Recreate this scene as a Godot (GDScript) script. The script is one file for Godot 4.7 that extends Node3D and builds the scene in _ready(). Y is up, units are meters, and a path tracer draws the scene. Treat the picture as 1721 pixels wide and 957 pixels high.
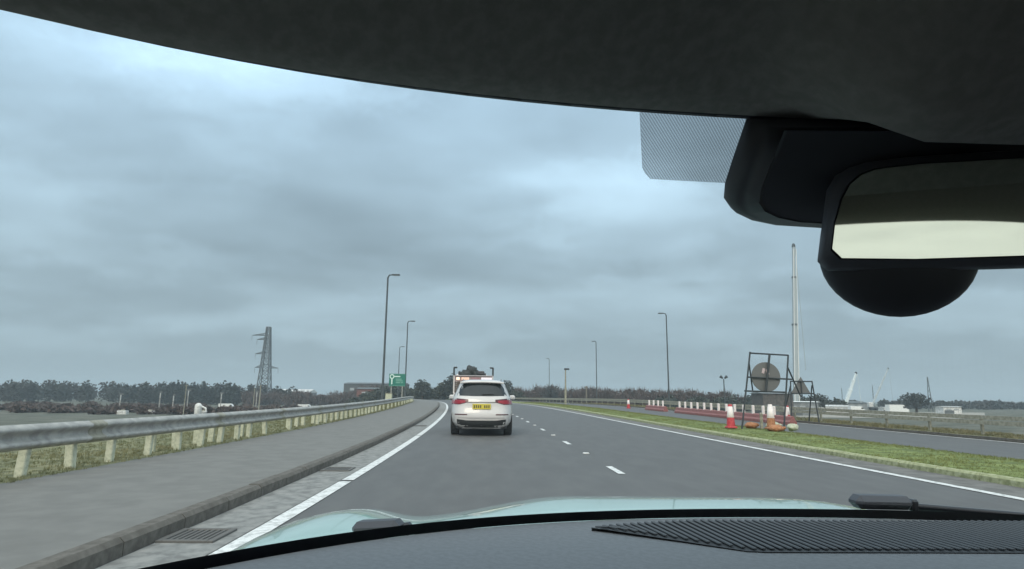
extends Node3D
# A dual carriageway under an overcast sky, seen through the windscreen of a mint green car.
# World: y up, the road runs towards -z and bends gently left; metres.

const EYE := 1.15
var M := {}
var names := {}
var rng := RandomNumberGenerator.new()

# ---------------------------------------------------------------- helpers: road alignment
func bend(d: float) -> float:
	return -pow(maxf(d - 4.4, 0.0), 2.0) / 1393.0
func rise(d: float) -> float:
	return 0.42 * smoothstep(9.2, 75.0, d)
func road(lat: float, d: float, h := 0.0) -> Vector3:
	return Vector3(lat + bend(d), rise(d) + h, -d)
func heading(d: float) -> float:
	return 2.0 * maxf(d - 4.4, 0.0) / 1393.0

# ---------------------------------------------------------------- helpers: materials
func srgb(r: float, g: float, b: float) -> Color:
	return Color(r, g, b).linear_to_srgb()
func flat(r: float, g: float, b: float, rough := 0.8, metal := 0.0, spec := 0.5) -> StandardMaterial3D:
	var m := StandardMaterial3D.new()
	m.albedo_color = srgb(r, g, b); m.roughness = rough; m.metallic = metal; m.metallic_specular = spec
	return m
func noise_tex(seed_: int, freq: float, lo: Color, mid: Color, hi: Color, size := 512, octaves := 5, p0 := 0.25, p1 := 0.75) -> NoiseTexture2D:
	var n := FastNoiseLite.new()
	n.noise_type = FastNoiseLite.TYPE_SIMPLEX_SMOOTH; n.seed = seed_; n.frequency = freq
	n.fractal_type = FastNoiseLite.FRACTAL_FBM; n.fractal_octaves = octaves; n.fractal_gain = 0.6
	var t := NoiseTexture2D.new()
	t.width = size; t.height = size; t.seamless = true; t.noise = n
	var g := Gradient.new()
	g.offsets = PackedFloat32Array([p0, 0.5, p1]); g.colors = PackedColorArray([lo.linear_to_srgb(), mid.linear_to_srgb(), hi.linear_to_srgb()])
	t.color_ramp = g
	return t
func grainy(seed_: int, tile: float, freq: float, lo: Color, mid: Color, hi: Color, rough := 0.85, size := 512, bump := 0.0, world := true) -> StandardMaterial3D:
	var m := StandardMaterial3D.new()
	m.albedo_texture = noise_tex(seed_, freq, lo, mid, hi, size)
	m.roughness = rough
	m.uv1_triplanar = true; m.uv1_world_triplanar = world
	m.uv1_scale = Vector3.ONE / tile
	if bump > 0.0:
		m.heightmap_enabled = true; m.heightmap_texture = m.albedo_texture; m.heightmap_scale = bump
	return m
func leaf_mat(rough := 0.8) -> StandardMaterial3D:
	var m := StandardMaterial3D.new()
	m.vertex_color_use_as_albedo = true; m.roughness = rough
	m.backlight_enabled = true; m.backlight = Color(0.25, 0.25, 0.2)
	m.cull_mode = BaseMaterial3D.CULL_DISABLED
	return m

# ---------------------------------------------------------------- helpers: meshes
func tool() -> SurfaceTool:
	var st := SurfaceTool.new()
	st.begin(Mesh.PRIMITIVE_TRIANGLES)
	return st
func tri(st: SurfaceTool, a: Vector3, b: Vector3, c: Vector3, out: Vector3) -> void:
	# clockwise seen from the side that 'out' points to
	if (b - a).cross(c - a).dot(out) > 0.0:
		var t := b; b = c; c = t
	st.add_vertex(a); st.add_vertex(b); st.add_vertex(c)
func quad(st: SurfaceTool, a: Vector3, b: Vector3, c: Vector3, d: Vector3, out: Vector3) -> void:
	st.set_smooth_group(-1)
	tri(st, a, b, c, out); tri(st, a, c, d, out)
func box(st: SurfaceTool, at: Vector3, size: Vector3, ch := 0.0, basis := Basis.IDENTITY) -> void:
	# a box with chamfered edges
	var h := size * 0.5
	var c := minf(ch, minf(h.x, minf(h.y, h.z)) * 0.9)
	for ax in 3:
		for s in [-1.0, 1.0]:
			var u := (ax + 1) % 3
			var w := (ax + 2) % 3
			var n := Vector3.ZERO; n[ax] = s
			var p := []
			for q in [[-1, -1], [1, -1], [1, 1], [-1, 1]]:
				var v := Vector3.ZERO
				v[ax] = s * h[ax]; v[u] = q[0] * (h[u] - c); v[w] = q[1] * (h[w] - c)
				p.append(at + basis * v)
			quad(st, p[0], p[1], p[2], p[3], basis * n)
	if c <= 0.0:
		return
	for ax in 3:
		var u := (ax + 1) % 3
		var w := (ax + 2) % 3
		for s in [[-1, -1], [1, -1], [1, 1], [-1, 1]]:
			var p := []
			for q in [[-1, 0], [1, 0], [1, 1], [-1, 1]]:
				var v := Vector3.ZERO
				v[ax] = q[0] * (h[ax] - c)
				v[u] = s[0] * (h[u] - (c if q[1] == 0 else 0.0)); v[w] = s[1] * (h[w] - (0.0 if q[1] == 0 else c))
				p.append(at + basis * v)
			var n := Vector3.ZERO; n[u] = s[0]; n[w] = s[1]
			quad(st, p[0], p[1], p[2], p[3], basis * n)
	for sx in [-1, 1]:
		for sy in [-1, 1]:
			for sz in [-1, 1]:
				var s := Vector3(sx, sy, sz)
				var a := at + basis * (s * (h - Vector3(0, c, c)))
				var b := at + basis * (s * (h - Vector3(c, 0, c)))
				var d := at + basis * (s * (h - Vector3(c, c, 0)))
				st.set_smooth_group(-1)
				tri(st, a, b, d, basis * s)
func tube(st: SurfaceTool, a: Vector3, b: Vector3, r0: float, r1 := -1.0, n := 8, caps := true) -> void:
	if r1 < 0.0: r1 = r0
	var ax := (b - a).normalized()
	var u := ax.cross(Vector3.UP if absf(ax.y) < 0.9 else Vector3.RIGHT).normalized()
	var w := ax.cross(u)
	for k in n:
		var t0 := TAU * k / n
		var t1 := TAU * (k + 1) / n
		var e0 := u * cos(t0) + w * sin(t0)
		var e1 := u * cos(t1) + w * sin(t1)
		st.set_smooth_group(1)
		tri(st, a + e0 * r0, a + e1 * r0, b + e1 * r1, e0 + e1); tri(st, a + e0 * r0, b + e1 * r1, b + e0 * r1, e0 + e1)
		if caps:
			st.set_smooth_group(-1)
			tri(st, a, a + e0 * r0, a + e1 * r0, -ax); tri(st, b, b + e0 * r1, b + e1 * r1, ax)
func lathe(st: SurfaceTool, at: Vector3, axis: Vector3, prof: Array, n := 20, smooth := true) -> void:
	# prof: [radius, distance along axis]
	var u := axis.cross(Vector3.UP if absf(axis.y) < 0.9 else Vector3.RIGHT).normalized()
	var w := axis.cross(u)
	for i in prof.size() - 1:
		for k in n:
			var e0 := u * cos(TAU * k / n) + w * sin(TAU * k / n)
			var e1 := u * cos(TAU * (k + 1) / n) + w * sin(TAU * (k + 1) / n)
			var p := prof[i] as Array
			var q := prof[i + 1] as Array
			var out: Vector3 = (e0 + e1) * (q[1] - p[1]) * 0.5 + axis * (p[0] - q[0])
			st.set_smooth_group(1 if smooth else -1)
			var a: Vector3 = at + e0 * p[0] + axis * p[1]
			var b: Vector3 = at + e1 * p[0] + axis * p[1]
			var c: Vector3 = at + e1 * q[0] + axis * q[1]
			var d: Vector3 = at + e0 * q[0] + axis * q[1]
			if p[0] > 1e-5: tri(st, a, b, c, out)
			if q[0] > 1e-5: tri(st, a, c, d, out)
func grid(st: SurfaceTool, rows: Array, out: Vector3, smooth := true) -> void:
	# rows of points; one winding for the whole sheet, taken from its middle
	var mi: int = rows.size() / 2 - 1 if rows.size() > 2 else 0
	var mj: int = rows[0].size() / 2 - 1 if rows[0].size() > 2 else 0
	var a: Vector3 = rows[mi][mj]
	var flip: bool = ((rows[mi + 1][mj] as Vector3) - a).cross((rows[mi + 1][mj + 1] as Vector3) - a).dot(out) > 0.0
	st.set_smooth_group(1 if smooth else -1)
	for i in rows.size() - 1:
		for j in rows[i].size() - 1:
			var q := [rows[i][j], rows[i + 1][j], rows[i + 1][j + 1], rows[i][j + 1]]
			if flip: q.reverse()
			for k in [0, 1, 2, 0, 2, 3]: st.add_vertex(q[k])
func sheet(st: SurfaceTool, rows: Array, out: Vector3, thick: float) -> void:
	# a grid with a back and edges
	var back := []
	for r in rows:
		var b := []
		for p in r: b.append(p - out.normalized() * thick)
		back.append(b)
	grid(st, rows, out); 
	st.set_smooth_group(2)
	grid(st, back, -out)
	var n: int = rows.size() - 1
	var m: int = rows[0].size() - 1
	for i in n:
		quad(st, rows[i][0], rows[i + 1][0], back[i + 1][0], back[i][0], (rows[i][0] as Vector3) - (rows[i][1] as Vector3))
		quad(st, rows[i][m], rows[i + 1][m], back[i + 1][m], back[i][m], (rows[i][m] as Vector3) - (rows[i][m - 1] as Vector3))
	for j in m:
		quad(st, rows[0][j], rows[0][j + 1], back[0][j + 1], back[0][j], (rows[0][j] as Vector3) - (rows[1][j] as Vector3))
		quad(st, rows[n][j], rows[n][j + 1], back[n][j + 1], back[n][j], (rows[n][j] as Vector3) - (rows[n - 1][j] as Vector3))
func loft(st: SurfaceTool, rings: Array, cap0 := true, cap1 := true, smooth := true) -> void:
	# closed rings of equal size
	var c0 := centre(rings[0])
	var c1 := centre(rings[rings.size() - 1])
	for i in rings.size() - 1:
		var n: int = rings[i].size()
		var mid := (centre(rings[i]) + centre(rings[i + 1])) * 0.5
		for k in n:
			var a: Vector3 = rings[i][k]
			var b: Vector3 = rings[i][(k + 1) % n]
			var c: Vector3 = rings[i + 1][(k + 1) % n]
			var d: Vector3 = rings[i + 1][k]
			var out := (a + b + c + d) * 0.25 - mid
			st.set_smooth_group(1 if smooth else -1)
			tri(st, a, b, c, out); tri(st, a, c, d, out)
	st.set_smooth_group(-1)
	for e in [[cap0, rings[0], c0, c0 - c1], [cap1, rings[rings.size() - 1], c1, c1 - c0]]:
		if e[0]:
			for k in e[1].size(): tri(st, e[2], e[1][k], e[1][(k + 1) % e[1].size()], e[3])
func centre(r: Array) -> Vector3:
	var s := Vector3.ZERO
	for p in r: s += p
	return s / r.size()
func ball(st: SurfaceTool, at: Vector3, r: Vector3, n := 10, bumpy := 0.0, seed_ := 1, basis := Basis.IDENTITY) -> void:
	var nz := FastNoiseLite.new(); nz.seed = seed_; nz.frequency = 1.6
	var rows := []
	for i in n + 1:
		var row := []
		for j in 2 * n + 1:
			var th := PI * i / n
			var ph := TAU * (j % (2 * n)) / (2 * n)
			var e := Vector3(sin(th) * cos(ph), cos(th), sin(th) * sin(ph))
			row.append(at + basis * (e * r * (1.0 + bumpy * nz.get_noise_3dv(e))))
		rows.append(row)
	st.set_smooth_group(1)
	for i in n:
		for j in 2 * n:
			var q := [rows[i][j], rows[i + 1][j], rows[i + 1][j + 1], rows[i][j + 1]]
			var out: Vector3 = (q[0] + q[2]) * 0.5 - at
			if i > 0: tri(st, q[0], q[1], q[3], out)
			if i < n - 1: tri(st, q[1], q[2], q[3], out)

# ---------------------------------------------------------------- helpers: objects
func numbered(called: String) -> String:
	var k: int = names.get(called, 0)
	names[called] = k + 1
	return called if k == 0 else "%s_%03d" % [called, k]
func put(called: String, st: SurfaceTool, m: Material, parent: Node = null) -> MeshInstance3D:
	st.generate_normals()
	return place(called, st.commit(), m, parent)
func place(called: String, mesh: Mesh, m: Material, parent: Node = null) -> MeshInstance3D:
	var o := MeshInstance3D.new()
	o.mesh = mesh; o.material_override = m
	if parent:
		o.name = called
		parent.add_child(o, true)
	else:
		o.name = numbered(called)
		add_child(o, true)
	return o
func tag(o: Node, label: String, category: String, group := "") -> Node:
	o.set_meta("label", label); o.set_meta("category", category)
	if group != "": o.set_meta("group", group)
	return o
func thing(called: String, at: Vector3, label: String, category: String, group := "", turn := 0.0) -> Node3D:
	var o := Node3D.new()
	o.name = numbered(called); o.position = at; o.rotation.y = turn
	add_child(o, true)
	tag(o, label, category, group)
	return o
func setting(o: Node) -> Node:
	o.set_meta("kind", "structure")
	return o
func stuff(o: Node) -> Node:
	o.set_meta("kind", "stuff")
	return o
func node(called: String, at := Vector3.ZERO) -> Node3D:
	var o := Node3D.new()
	o.name = numbered(called); o.position = at
	add_child(o, true)
	return o
func copy(src: Node3D, at: Vector3, label: String) -> Node3D:
	var base := src.name.rstrip("0123456789").trim_suffix("_")
	var o := src.duplicate() as Node3D
	o.name = numbered(base)
	add_child(o, true)
	o.position = at
	o.set_meta("label", label)
	return o

# ---------------------------------------------------------------- the sky
func sky_image() -> Image:
	var w := 1536
	var h := 768
	var im := Image.create(w, h, false, Image.FORMAT_RGBF)
	var n1 := FastNoiseLite.new(); n1.seed = 11; n1.frequency = 0.5; n1.fractal_octaves = 5; n1.fractal_gain = 0.52
	n1.domain_warp_enabled = true; n1.domain_warp_amplitude = 0.5; n1.domain_warp_frequency = 0.6
	var n2 := FastNoiseLite.new(); n2.seed = 5; n2.frequency = 2.2; n2.fractal_octaves = 4
	# soft cloud masses: azimuth (degrees, right positive), elevation, half widths, strength
	var masses := [
		[-28.0, 28.0, 10.0, 4.5, 0.26], [-13.0, 15.0, 11.0, 3.6, -0.17], [-24.0, 9.5, 9.0, 3.0, -0.08], [5.0, 15.5, 9.0, 2.4, 0.12], [14.0, 19.5, 6.0, 2.6, 0.16],
		[0.0, 20.0, 10.0, 2.5, 0.08], [12.0, 14.2, 5.5, 1.9, -0.13], [-2.0, 11.8, 5.0, 1.7, -0.09], [6.0, 6.5, 12.0, 1.6, -0.07], [-20.0, 6.0, 12.0, 1.6, 0.05], [25.0, 10.0, 8.0, 3.0, 0.04],
	]
	for y in h:
		var el := (0.5 - (y + 0.5) / h) * PI
		for x in w:
			if el < -0.06:
				im.set_pixel(x, y, Color(0.10, 0.105, 0.10))
				continue
			var az := wrapf((x + 0.5) / w * TAU, -PI, PI)
			var up := maxf(sin(el), 0.0)
			var dir := Vector3(sin(az) * cos(el), sin(el), -cos(az) * cos(el))
			var k := 1.0 / (up + 0.16)
			var p := Vector3(dir.x * k * 1.15, 0.0, dir.z * k * 1.5)
			var c := (smoothstep(-0.26, 0.28, n1.get_noise_3dv(p)) - 0.5) * 0.24 + n2.get_noise_3dv(p * 0.75) * 0.15
			var lum := 0.412 * (1.0 + 1.15 * up + 1.0 * up * up)
			var b := 1.0 + c * smoothstep(0.0, 0.10, up)
			var a := rad_to_deg(az)
			var e := rad_to_deg(el)
			for m in masses:
				var q: float = pow((a - m[0]) / m[2], 2.0) + pow((e - m[1]) / m[3], 2.0)
				if q < 9.0: b += 1.35 * m[4] * exp(-q) * (1.0 + 1.6 * c)
			var back := smoothstep(-0.3, 0.95, dir.z)
			b *= 1.0 + 1.25 * back
			lum *= b
			var blue := clampf(0.15 + up * 1.6, 0.0, 1.0)
			# bluish cloud ahead, whiter thin cloud overhead and behind, where the sun is
			var tint := Color(0.80, 1.04, 1.13).lerp(Color(0.72, 1.04, 1.31), blue).lerp(Color(1.0, 1.03, 0.97), maxf(back, 0.75 * smoothstep(0.5, 0.95, up)))
			im.set_pixel(x, y, Color(lum * tint.r, lum * tint.g, lum * tint.b))
	return im

# ================================================================= build
func _ready() -> void:
	rng.seed = 20240
	# ---- camera
	var cam := Camera3D.new()
	cam.name = "camera"
	add_child(cam)
	cam.position = Vector3(0, EYE, 0)
	cam.rotation_order = EULER_ORDER_YXZ
	cam.rotation_degrees = Vector3(10.317, -1.811, 0.6)
	cam.fov = 49.289
	cam.near = 0.02
	cam.far = 6000.0
	cam.current = true
	# ---- sky and air
	var we := WorldEnvironment.new()
	we.name = "world_environment"
	var env := Environment.new()
	env.background_mode = Environment.BG_SKY
	var sky := Sky.new()
	var pan := PanoramaSkyMaterial.new()
	pan.panorama = ImageTexture.create_from_image(sky_image())
	sky.sky_material = pan
	env.sky = sky
	env.tonemap_mode = Environment.TONE_MAPPER_LINEAR
	env.tonemap_exposure = 1.0
	env.sdfgi_enabled = true; env.ssao_enabled = true; env.ssil_enabled = true
	env.fog_enabled = true
	env.fog_density = 0.0008
	env.fog_light_color = Color(0.86, 0.93, 0.97)
	we.environment = env
	add_child(we)
	# ---- the sun behind thin cloud, behind and to the left of the car
	var sun := DirectionalLight3D.new()
	sun.name = "sun"
	sun.light_energy = 0.36
	sun.light_color = Color(1.0, 0.93, 0.82)
	sun.light_angular_distance = 24.0
	sun.shadow_enabled = true
	add_child(sun)
	sun.look_at_from_position(Vector3.ZERO, Vector3(0.25, -0.75, -0.8))
	make_materials()
	build_ground()
	build_roads()
	build_vegetation()
	build_barriers()
	build_lamps()
	build_left_background()
	build_right_background()
	build_roadworks()
	build_suv()
	build_truck()
	build_own_car()

func make_materials() -> void:
	M.asphalt = grainy(3, 7.0, 0.012, Color(0.089, 0.088, 0.086), Color(0.097, 0.096, 0.094), Color(0.106, 0.105, 0.102), 0.62, 1024, 0.25)
	M.asphalt.metallic_specular = 0.45
	M.asphalt.uv1_scale = Vector3(1 / 6.0, 1 / 6.0, 1 / 20.0)
	M.pavement = grainy(8, 6.0, 0.010, Color(0.140, 0.137, 0.127), Color(0.154, 0.151, 0.140), Color(0.170, 0.167, 0.155), 0.75, 1024, 0.2)
	M.dusty = grainy(9, 3.5, 0.014, Color(0.15, 0.152, 0.147), Color(0.215, 0.218, 0.21), Color(0.265, 0.265, 0.252), 0.85, 1024, 0.15)
	M.edge_asphalt = grainy(10, 4.0, 0.014, Color(0.105, 0.102, 0.096), Color(0.14, 0.136, 0.128), Color(0.17, 0.165, 0.155), 0.85, 512, 0.15)
	M.paint = grainy(12, 1.2, 0.02, Color(0.46, 0.47, 0.46), Color(0.66, 0.67, 0.66), Color(0.74, 0.75, 0.74), 0.6)
	M.kerb_dark = grainy(13, 1.5, 0.02, Color(0.085, 0.077, 0.066), Color(0.112, 0.103, 0.090), Color(0.14, 0.13, 0.115), 0.9, 512, 0.2)
	M.kerb_pale = grainy(14, 1.5, 0.02, Color(0.22, 0.24, 0.12), Color(0.33, 0.35, 0.20), Color(0.42, 0.44, 0.28), 0.9, 512, 0.2)
	M.turf = grainy(15, 5.0, 0.016, Color(0.09, 0.12, 0.032), Color(0.145, 0.185, 0.05), Color(0.20, 0.24, 0.075), 0.95, 512, 0.4)
	M.rough_turf = grainy(16, 4.0, 0.016, Color(0.09, 0.095, 0.045), Color(0.15, 0.155, 0.075), Color(0.21, 0.20, 0.11), 0.95, 512, 0.4)
	M.field = grainy(17, 60.0, 0.012, Color(0.05, 0.058, 0.04), Color(0.085, 0.09, 0.065), Color(0.13, 0.125, 0.10), 0.95, 1024)
	M.galv = grainy(18, 1.6, 0.012, Color(0.27, 0.265, 0.25), Color(0.35, 0.345, 0.325), Color(0.44, 0.43, 0.40), 0.55, 512)
	M.galv.metallic = 0.12
	M.galv_dull = grainy(19, 1.2, 0.012, Color(0.22, 0.21, 0.165), Color(0.29, 0.28, 0.225), Color(0.36, 0.345, 0.28), 0.6, 512)
	M.post_cream = grainy(20, 0.5, 0.02, Color(0.40, 0.42, 0.32), Color(0.50, 0.52, 0.40), Color(0.57, 0.58, 0.46), 0.8, 256)
	M.lamp_steel = flat(0.075, 0.09, 0.10, 0.55, 0.3)
	M.dark_steel = flat(0.045, 0.055, 0.062, 0.6, 0.3)
	M.iron = flat(0.11, 0.108, 0.103, 0.85)
	M.lattice = flat(0.12, 0.14, 0.15, 0.6, 0.3)
	M.glass_lamp = flat(0.35, 0.38, 0.4, 0.2)
	M.leaf = leaf_mat()
	M.bark = flat(0.06, 0.052, 0.045, 0.95)
	M.wood_pole = flat(0.17, 0.155, 0.13, 0.9)
	M.white = flat(0.72, 0.74, 0.73, 0.5)
	M.white_dirty = grainy(23, 2.0, 0.015, Color(0.45, 0.46, 0.45), Color(0.62, 0.63, 0.62), Color(0.72, 0.73, 0.72), 0.6, 256)
	M.cladding = grainy(24, 6.0, 0.012, Color(0.16, 0.18, 0.19), Color(0.21, 0.23, 0.24), Color(0.26, 0.28, 0.29), 0.7, 256)
	M.dark_clad = flat(0.07, 0.078, 0.082, 0.8)
	M.roof_grey = flat(0.10, 0.115, 0.12, 0.8)
	M.red_plastic = grainy(25, 0.8, 0.02, Color(0.19, 0.075, 0.07), Color(0.25, 0.095, 0.088), Color(0.30, 0.13, 0.12), 0.55, 256)
	M.cone_red = grainy(61, 0.5, 0.02, Color(0.40, 0.04, 0.05), Color(0.50, 0.045, 0.06), Color(0.55, 0.09, 0.09), 0.6, 256, 0.0, false)
	M.cone_white = flat(0.78, 0.72, 0.70, 0.5)
	M.orange_bag = grainy(26, 0.4, 0.02, Color(0.26, 0.11, 0.05), Color(0.38, 0.17, 0.08), Color(0.46, 0.24, 0.13), 0.9, 256, 0.3, false)
	M.pale_bag = grainy(27, 0.4, 0.02, Color(0.33, 0.36, 0.27), Color(0.46, 0.49, 0.37), Color(0.55, 0.57, 0.45), 0.9, 256, 0.3, false)
	M.sign_back = flat(0.16, 0.165, 0.165, 0.55, 0.4)
	M.sign_green = flat(0.012, 0.17, 0.13, 0.4)
	M.sign_white = flat(0.62, 0.78, 0.74, 0.4)
	M.sign_pale = flat(0.20, 0.42, 0.35, 0.4)
	M.rubber = flat(0.016, 0.017, 0.018, 0.85)
	M.black_plastic = flat(0.018, 0.020, 0.022, 0.6)

# ---------------------------------------------------------------- ground and roads
func land(x: float, z: float) -> float:
	var d := -z
	var lat := x - bend(clampf(d, 0.0, 330.0))
	var g := rise(d)
	var left := smoothstep(-9.0, -17.0, lat)
	var right := smoothstep(18.0, 27.0, lat)
	var y := g - 0.16
	y = lerpf(y, -2.3 + 0.25 * sin(x * 0.05) * cos(z * 0.04), left)
	y = lerpf(y, -1.6 + 0.15 * sin(x * 0.06 + 1.0) * cos(z * 0.05), right)
	return y
func steps(d0: float, d1: float) -> Array:
	var r := []
	var d := d0
	while d < d1:
		r.append(d)
		d += 1.0 if d < 40.0 else (2.0 if d < 90.0 else 6.0)
	r.append(d1)
	return r
func strip(st: SurfaceTool, lat0: float, lat1: float, d0: float, d1: float, h0: float, h1: float, across := 1) -> void:
	var rows := []
	for d in steps(d0, d1):
		var r := []
		for k in across + 1:
			var t := float(k) / across
			r.append(road(lerpf(lat0, lat1, t), d, lerpf(h0, h1, t)))
		rows.append(r)
	grid(st, rows, Vector3.UP)
func build_ground() -> void:
	var xs := []
	var zs := []
	for k in range(-46, 47):
		xs.append(signf(k) * (absf(k) * 2.0 + pow(absf(k) / 46.0, 4.0) * 2400.0))
	var z := 90.0
	zs.append(160.0)
	while z > -340.0:
		zs.append(z)
		z -= 5.0
	for e in [-360.0, -420.0, -520.0, -700.0, -1000.0, -1600.0, -2500.0]: zs.append(e)
	var rows := []
	for zz in zs:
		var r := []
		var off := bend(clampf(-zz, 0.0, 330.0))
		for x in xs: r.append(Vector3(x + off, land(x + off, zz), zz))
		rows.append(r)
	var st := tool()
	grid(st, rows, Vector3.UP)
	setting(put("ground", st, M.field))
	st = tool()
	rows = []
	for i in 25:
		var zz := -104.0 - i * 2.6
		var r := []
		for j in 41:
			var x := lerpf(0.44, 0.80, j / 40.0) * -zz
			r.append(Vector3(x, land(x, zz) + 0.05, zz))
		rows.append(r)
	grid(st, rows, Vector3.UP)
	setting(put("gravel_yard", st, grainy(60, 9.0, 0.02, Color(0.22, 0.21, 0.18), Color(0.30, 0.285, 0.25), Color(0.38, 0.36, 0.32), 0.95, 512)))

func build_roads() -> void:
	# carriageway with its painted lines, reflective studs and drain gratings
	var st := tool()
	strip(st, -2.62, 7.32, -60, 300, 0.0, 0.0, 4)
	var carriageway := setting(put("road", st, M.asphalt)) as MeshInstance3D
	st = tool()
	strip(st, -2.60, -2.04, -40, 130, 0.005, 0.004)
	put("dusty_channel", st, M.dusty, carriageway)
	st = tool()
	strip(st, 6.53, 7.30, -40, 130, 0.004, 0.005)
	put("gritty_margin", st, M.edge_asphalt, carriageway)
	# left edge line, broken by short drainage gaps
	var d := -30.0
	while d < 150.0:
		var e := d + 9.6
		st = tool()
		strip(st, -2.02, -1.86, d, e, 0.008, 0.008)
		put("edge_line", st, M.paint, carriageway)
		d = e + 0.14
	d = -30.0
	while d < 150.0:
		st = tool()
		strip(st, 6.36, 6.51, d, d + 29.9, 0.008, 0.008)
		put("edge_line", st, M.paint, carriageway)
		d += 30.0
	# lane dashes (1 m mark, 5 m gap) with a stud half way along each gap
	d = -19.77
	while d < 110.0:
		st = tool()
		strip(st, 2.01, 2.12, d, d + 1.05, 0.008, 0.008)
		put("lane_dash", st, M.paint, carriageway)
		var s := tool()
		var p := road(2.065, d + 3.45, 0.01)
		box(s, p, Vector3(0.13, 0.03, 0.12), 0.012)
		put("road_stud", s, M.white_dirty, carriageway)
		d += 5.93
	# gully gratings by the left kerb
	for q in [[-2.38, 5.45], [-2.36, 10.2], [-2.36, 24.0]]:
		var g := tool()
		var c := road(q[0], q[1], 0.012)
		box(g, c + Vector3(-0.2, 0, 0), Vector3(0.05, 0.02, 0.48), 0.004)
		box(g, c + Vector3(0.2, 0, 0), Vector3(0.05, 0.02, 0.48), 0.004)
		box(g, c + Vector3(0, 0, -0.215), Vector3(0.35, 0.02, 0.05), 0.004)
		box(g, c + Vector3(0, 0, 0.215), Vector3(0.35, 0.02, 0.05), 0.004)
		for k in 7: box(g, c + Vector3(-0.14 + k * 0.047, -0.002, 0), Vector3(0.022, 0.018, 0.38), 0.003)
		box(g, c + Vector3(0, -0.006, 0), Vector3(0.36, 0.004, 0.38))
		put("drain_grating", g, M.iron, carriageway)
	# other carriageway
	st = tool()
	strip(st, 10.35, 15.6, -60, 300, -0.02, -0.02, 3)
	var other := setting(put("opposite_road", st, M.asphalt)) as MeshInstance3D
	st = tool()
	strip(st, 15.25, 15.37, -20, 130, -0.012, -0.012)
	put("edge_line", st, M.paint, other)
	# pavement and verges
	st = tool()
	strip(st, -5.55, -2.77, -60, 300, 0.125, 0.125, 2)
	setting(put("pavement", st, M.pavement))
	st = tool()
	strip(st, -9.6, -5.55, -60, 160, 0.02, 0.122, 4)
	setting(put("verge_left", st, M.rough_turf))
	st = tool()
	var rows := []
	for dd in steps(-60, 300):
		var r := []
		for q in [[7.44, 0.10], [7.9, 0.13], [8.8, 0.16], [9.7, 0.12], [10.36, 0.0]]:
			r.append(road(q[0], dd, q[1]))
		rows.append(r)
	grid(st, rows, Vector3.UP)
	setting(put("central_reserve", st, M.turf))
	st = tool()
	strip(st, 15.6, 18.6, -60, 300, 0.07, 0.02, 3)
	setting(put("verge_right", st, M.rough_turf))
	kerb("kerb_left", -2.77, -2.62, 0.13, M.kerb_dark, 1)
	kerb("kerb_right", 7.32, 7.46, 0.11, M.kerb_pale, -1)
	kerb("kerb_far", 15.5, 15.62, 0.08, M.kerb_dark, 1)

func kerb(called: String, a: float, b: float, h: float, m: Material, face: int) -> void:
	# kerbstones 0.915 m long: single stones while they can be told apart, then one run
	var k := setting(node(called)) as Node3D
	var d := -8.0
	while d < 46.0:
		k.add_child(stone(a, b, d + 0.006, d + 0.909, h + rng.randf_range(-0.004, 0.004), m, face), true)
		d += 0.915
	var o := stone(a, b, d, 170.0, h, m, face)
	o.name = "kerb_run"
	k.add_child(o, true)
	o = stone(a, b, -60.0, -8.0, h, m, face)
	o.name = "kerb_run"
	k.add_child(o, true)
func stone(a: float, b: float, d0: float, d1: float, h: float, m: Material, face: int) -> MeshInstance3D:
	var st := tool()
	var w := b - a
	var prof := [Vector2(a, -0.1), Vector2(a, h), Vector2(b - 0.035 if face > 0 else b, h), Vector2(b, h - (0.035 if face > 0 else 0.0)), Vector2(b, -0.1)]
	if face < 0:
		prof = [Vector2(a, -0.1), Vector2(a, h - 0.03), Vector2(a + 0.03, h), Vector2(b, h), Vector2(b, -0.1)]
	var ds := [d0, d1] if d1 - d0 < 2.0 else steps(d0, d1)
	for i in ds.size() - 1:
		for j in prof.size() - 1:
			var p: Vector2 = prof[j]
			var q: Vector2 = prof[j + 1]
			quad(st, road(p.x, ds[i], p.y), road(q.x, ds[i], q.y), road(q.x, ds[i + 1], q.y), road(p.x, ds[i + 1], p.y), Vector3(p.y - q.y, q.x - p.x, 0))
	for e in [d0, d1]:
		var c := road((a + b) * 0.5, e, 0.0)
		for j in prof.size() - 1:
			st.set_smooth_group(-1)
			tri(st, c, road(prof[j].x, e, prof[j].y), road(prof[j + 1].x, e, prof[j + 1].y), Vector3(0, 0, 1 if e == d0 else -1))
	st.generate_normals()
	var o := MeshInstance3D.new()
	o.mesh = st.commit(); o.material_override = m; o.name = "kerbstone"
	return o

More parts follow.
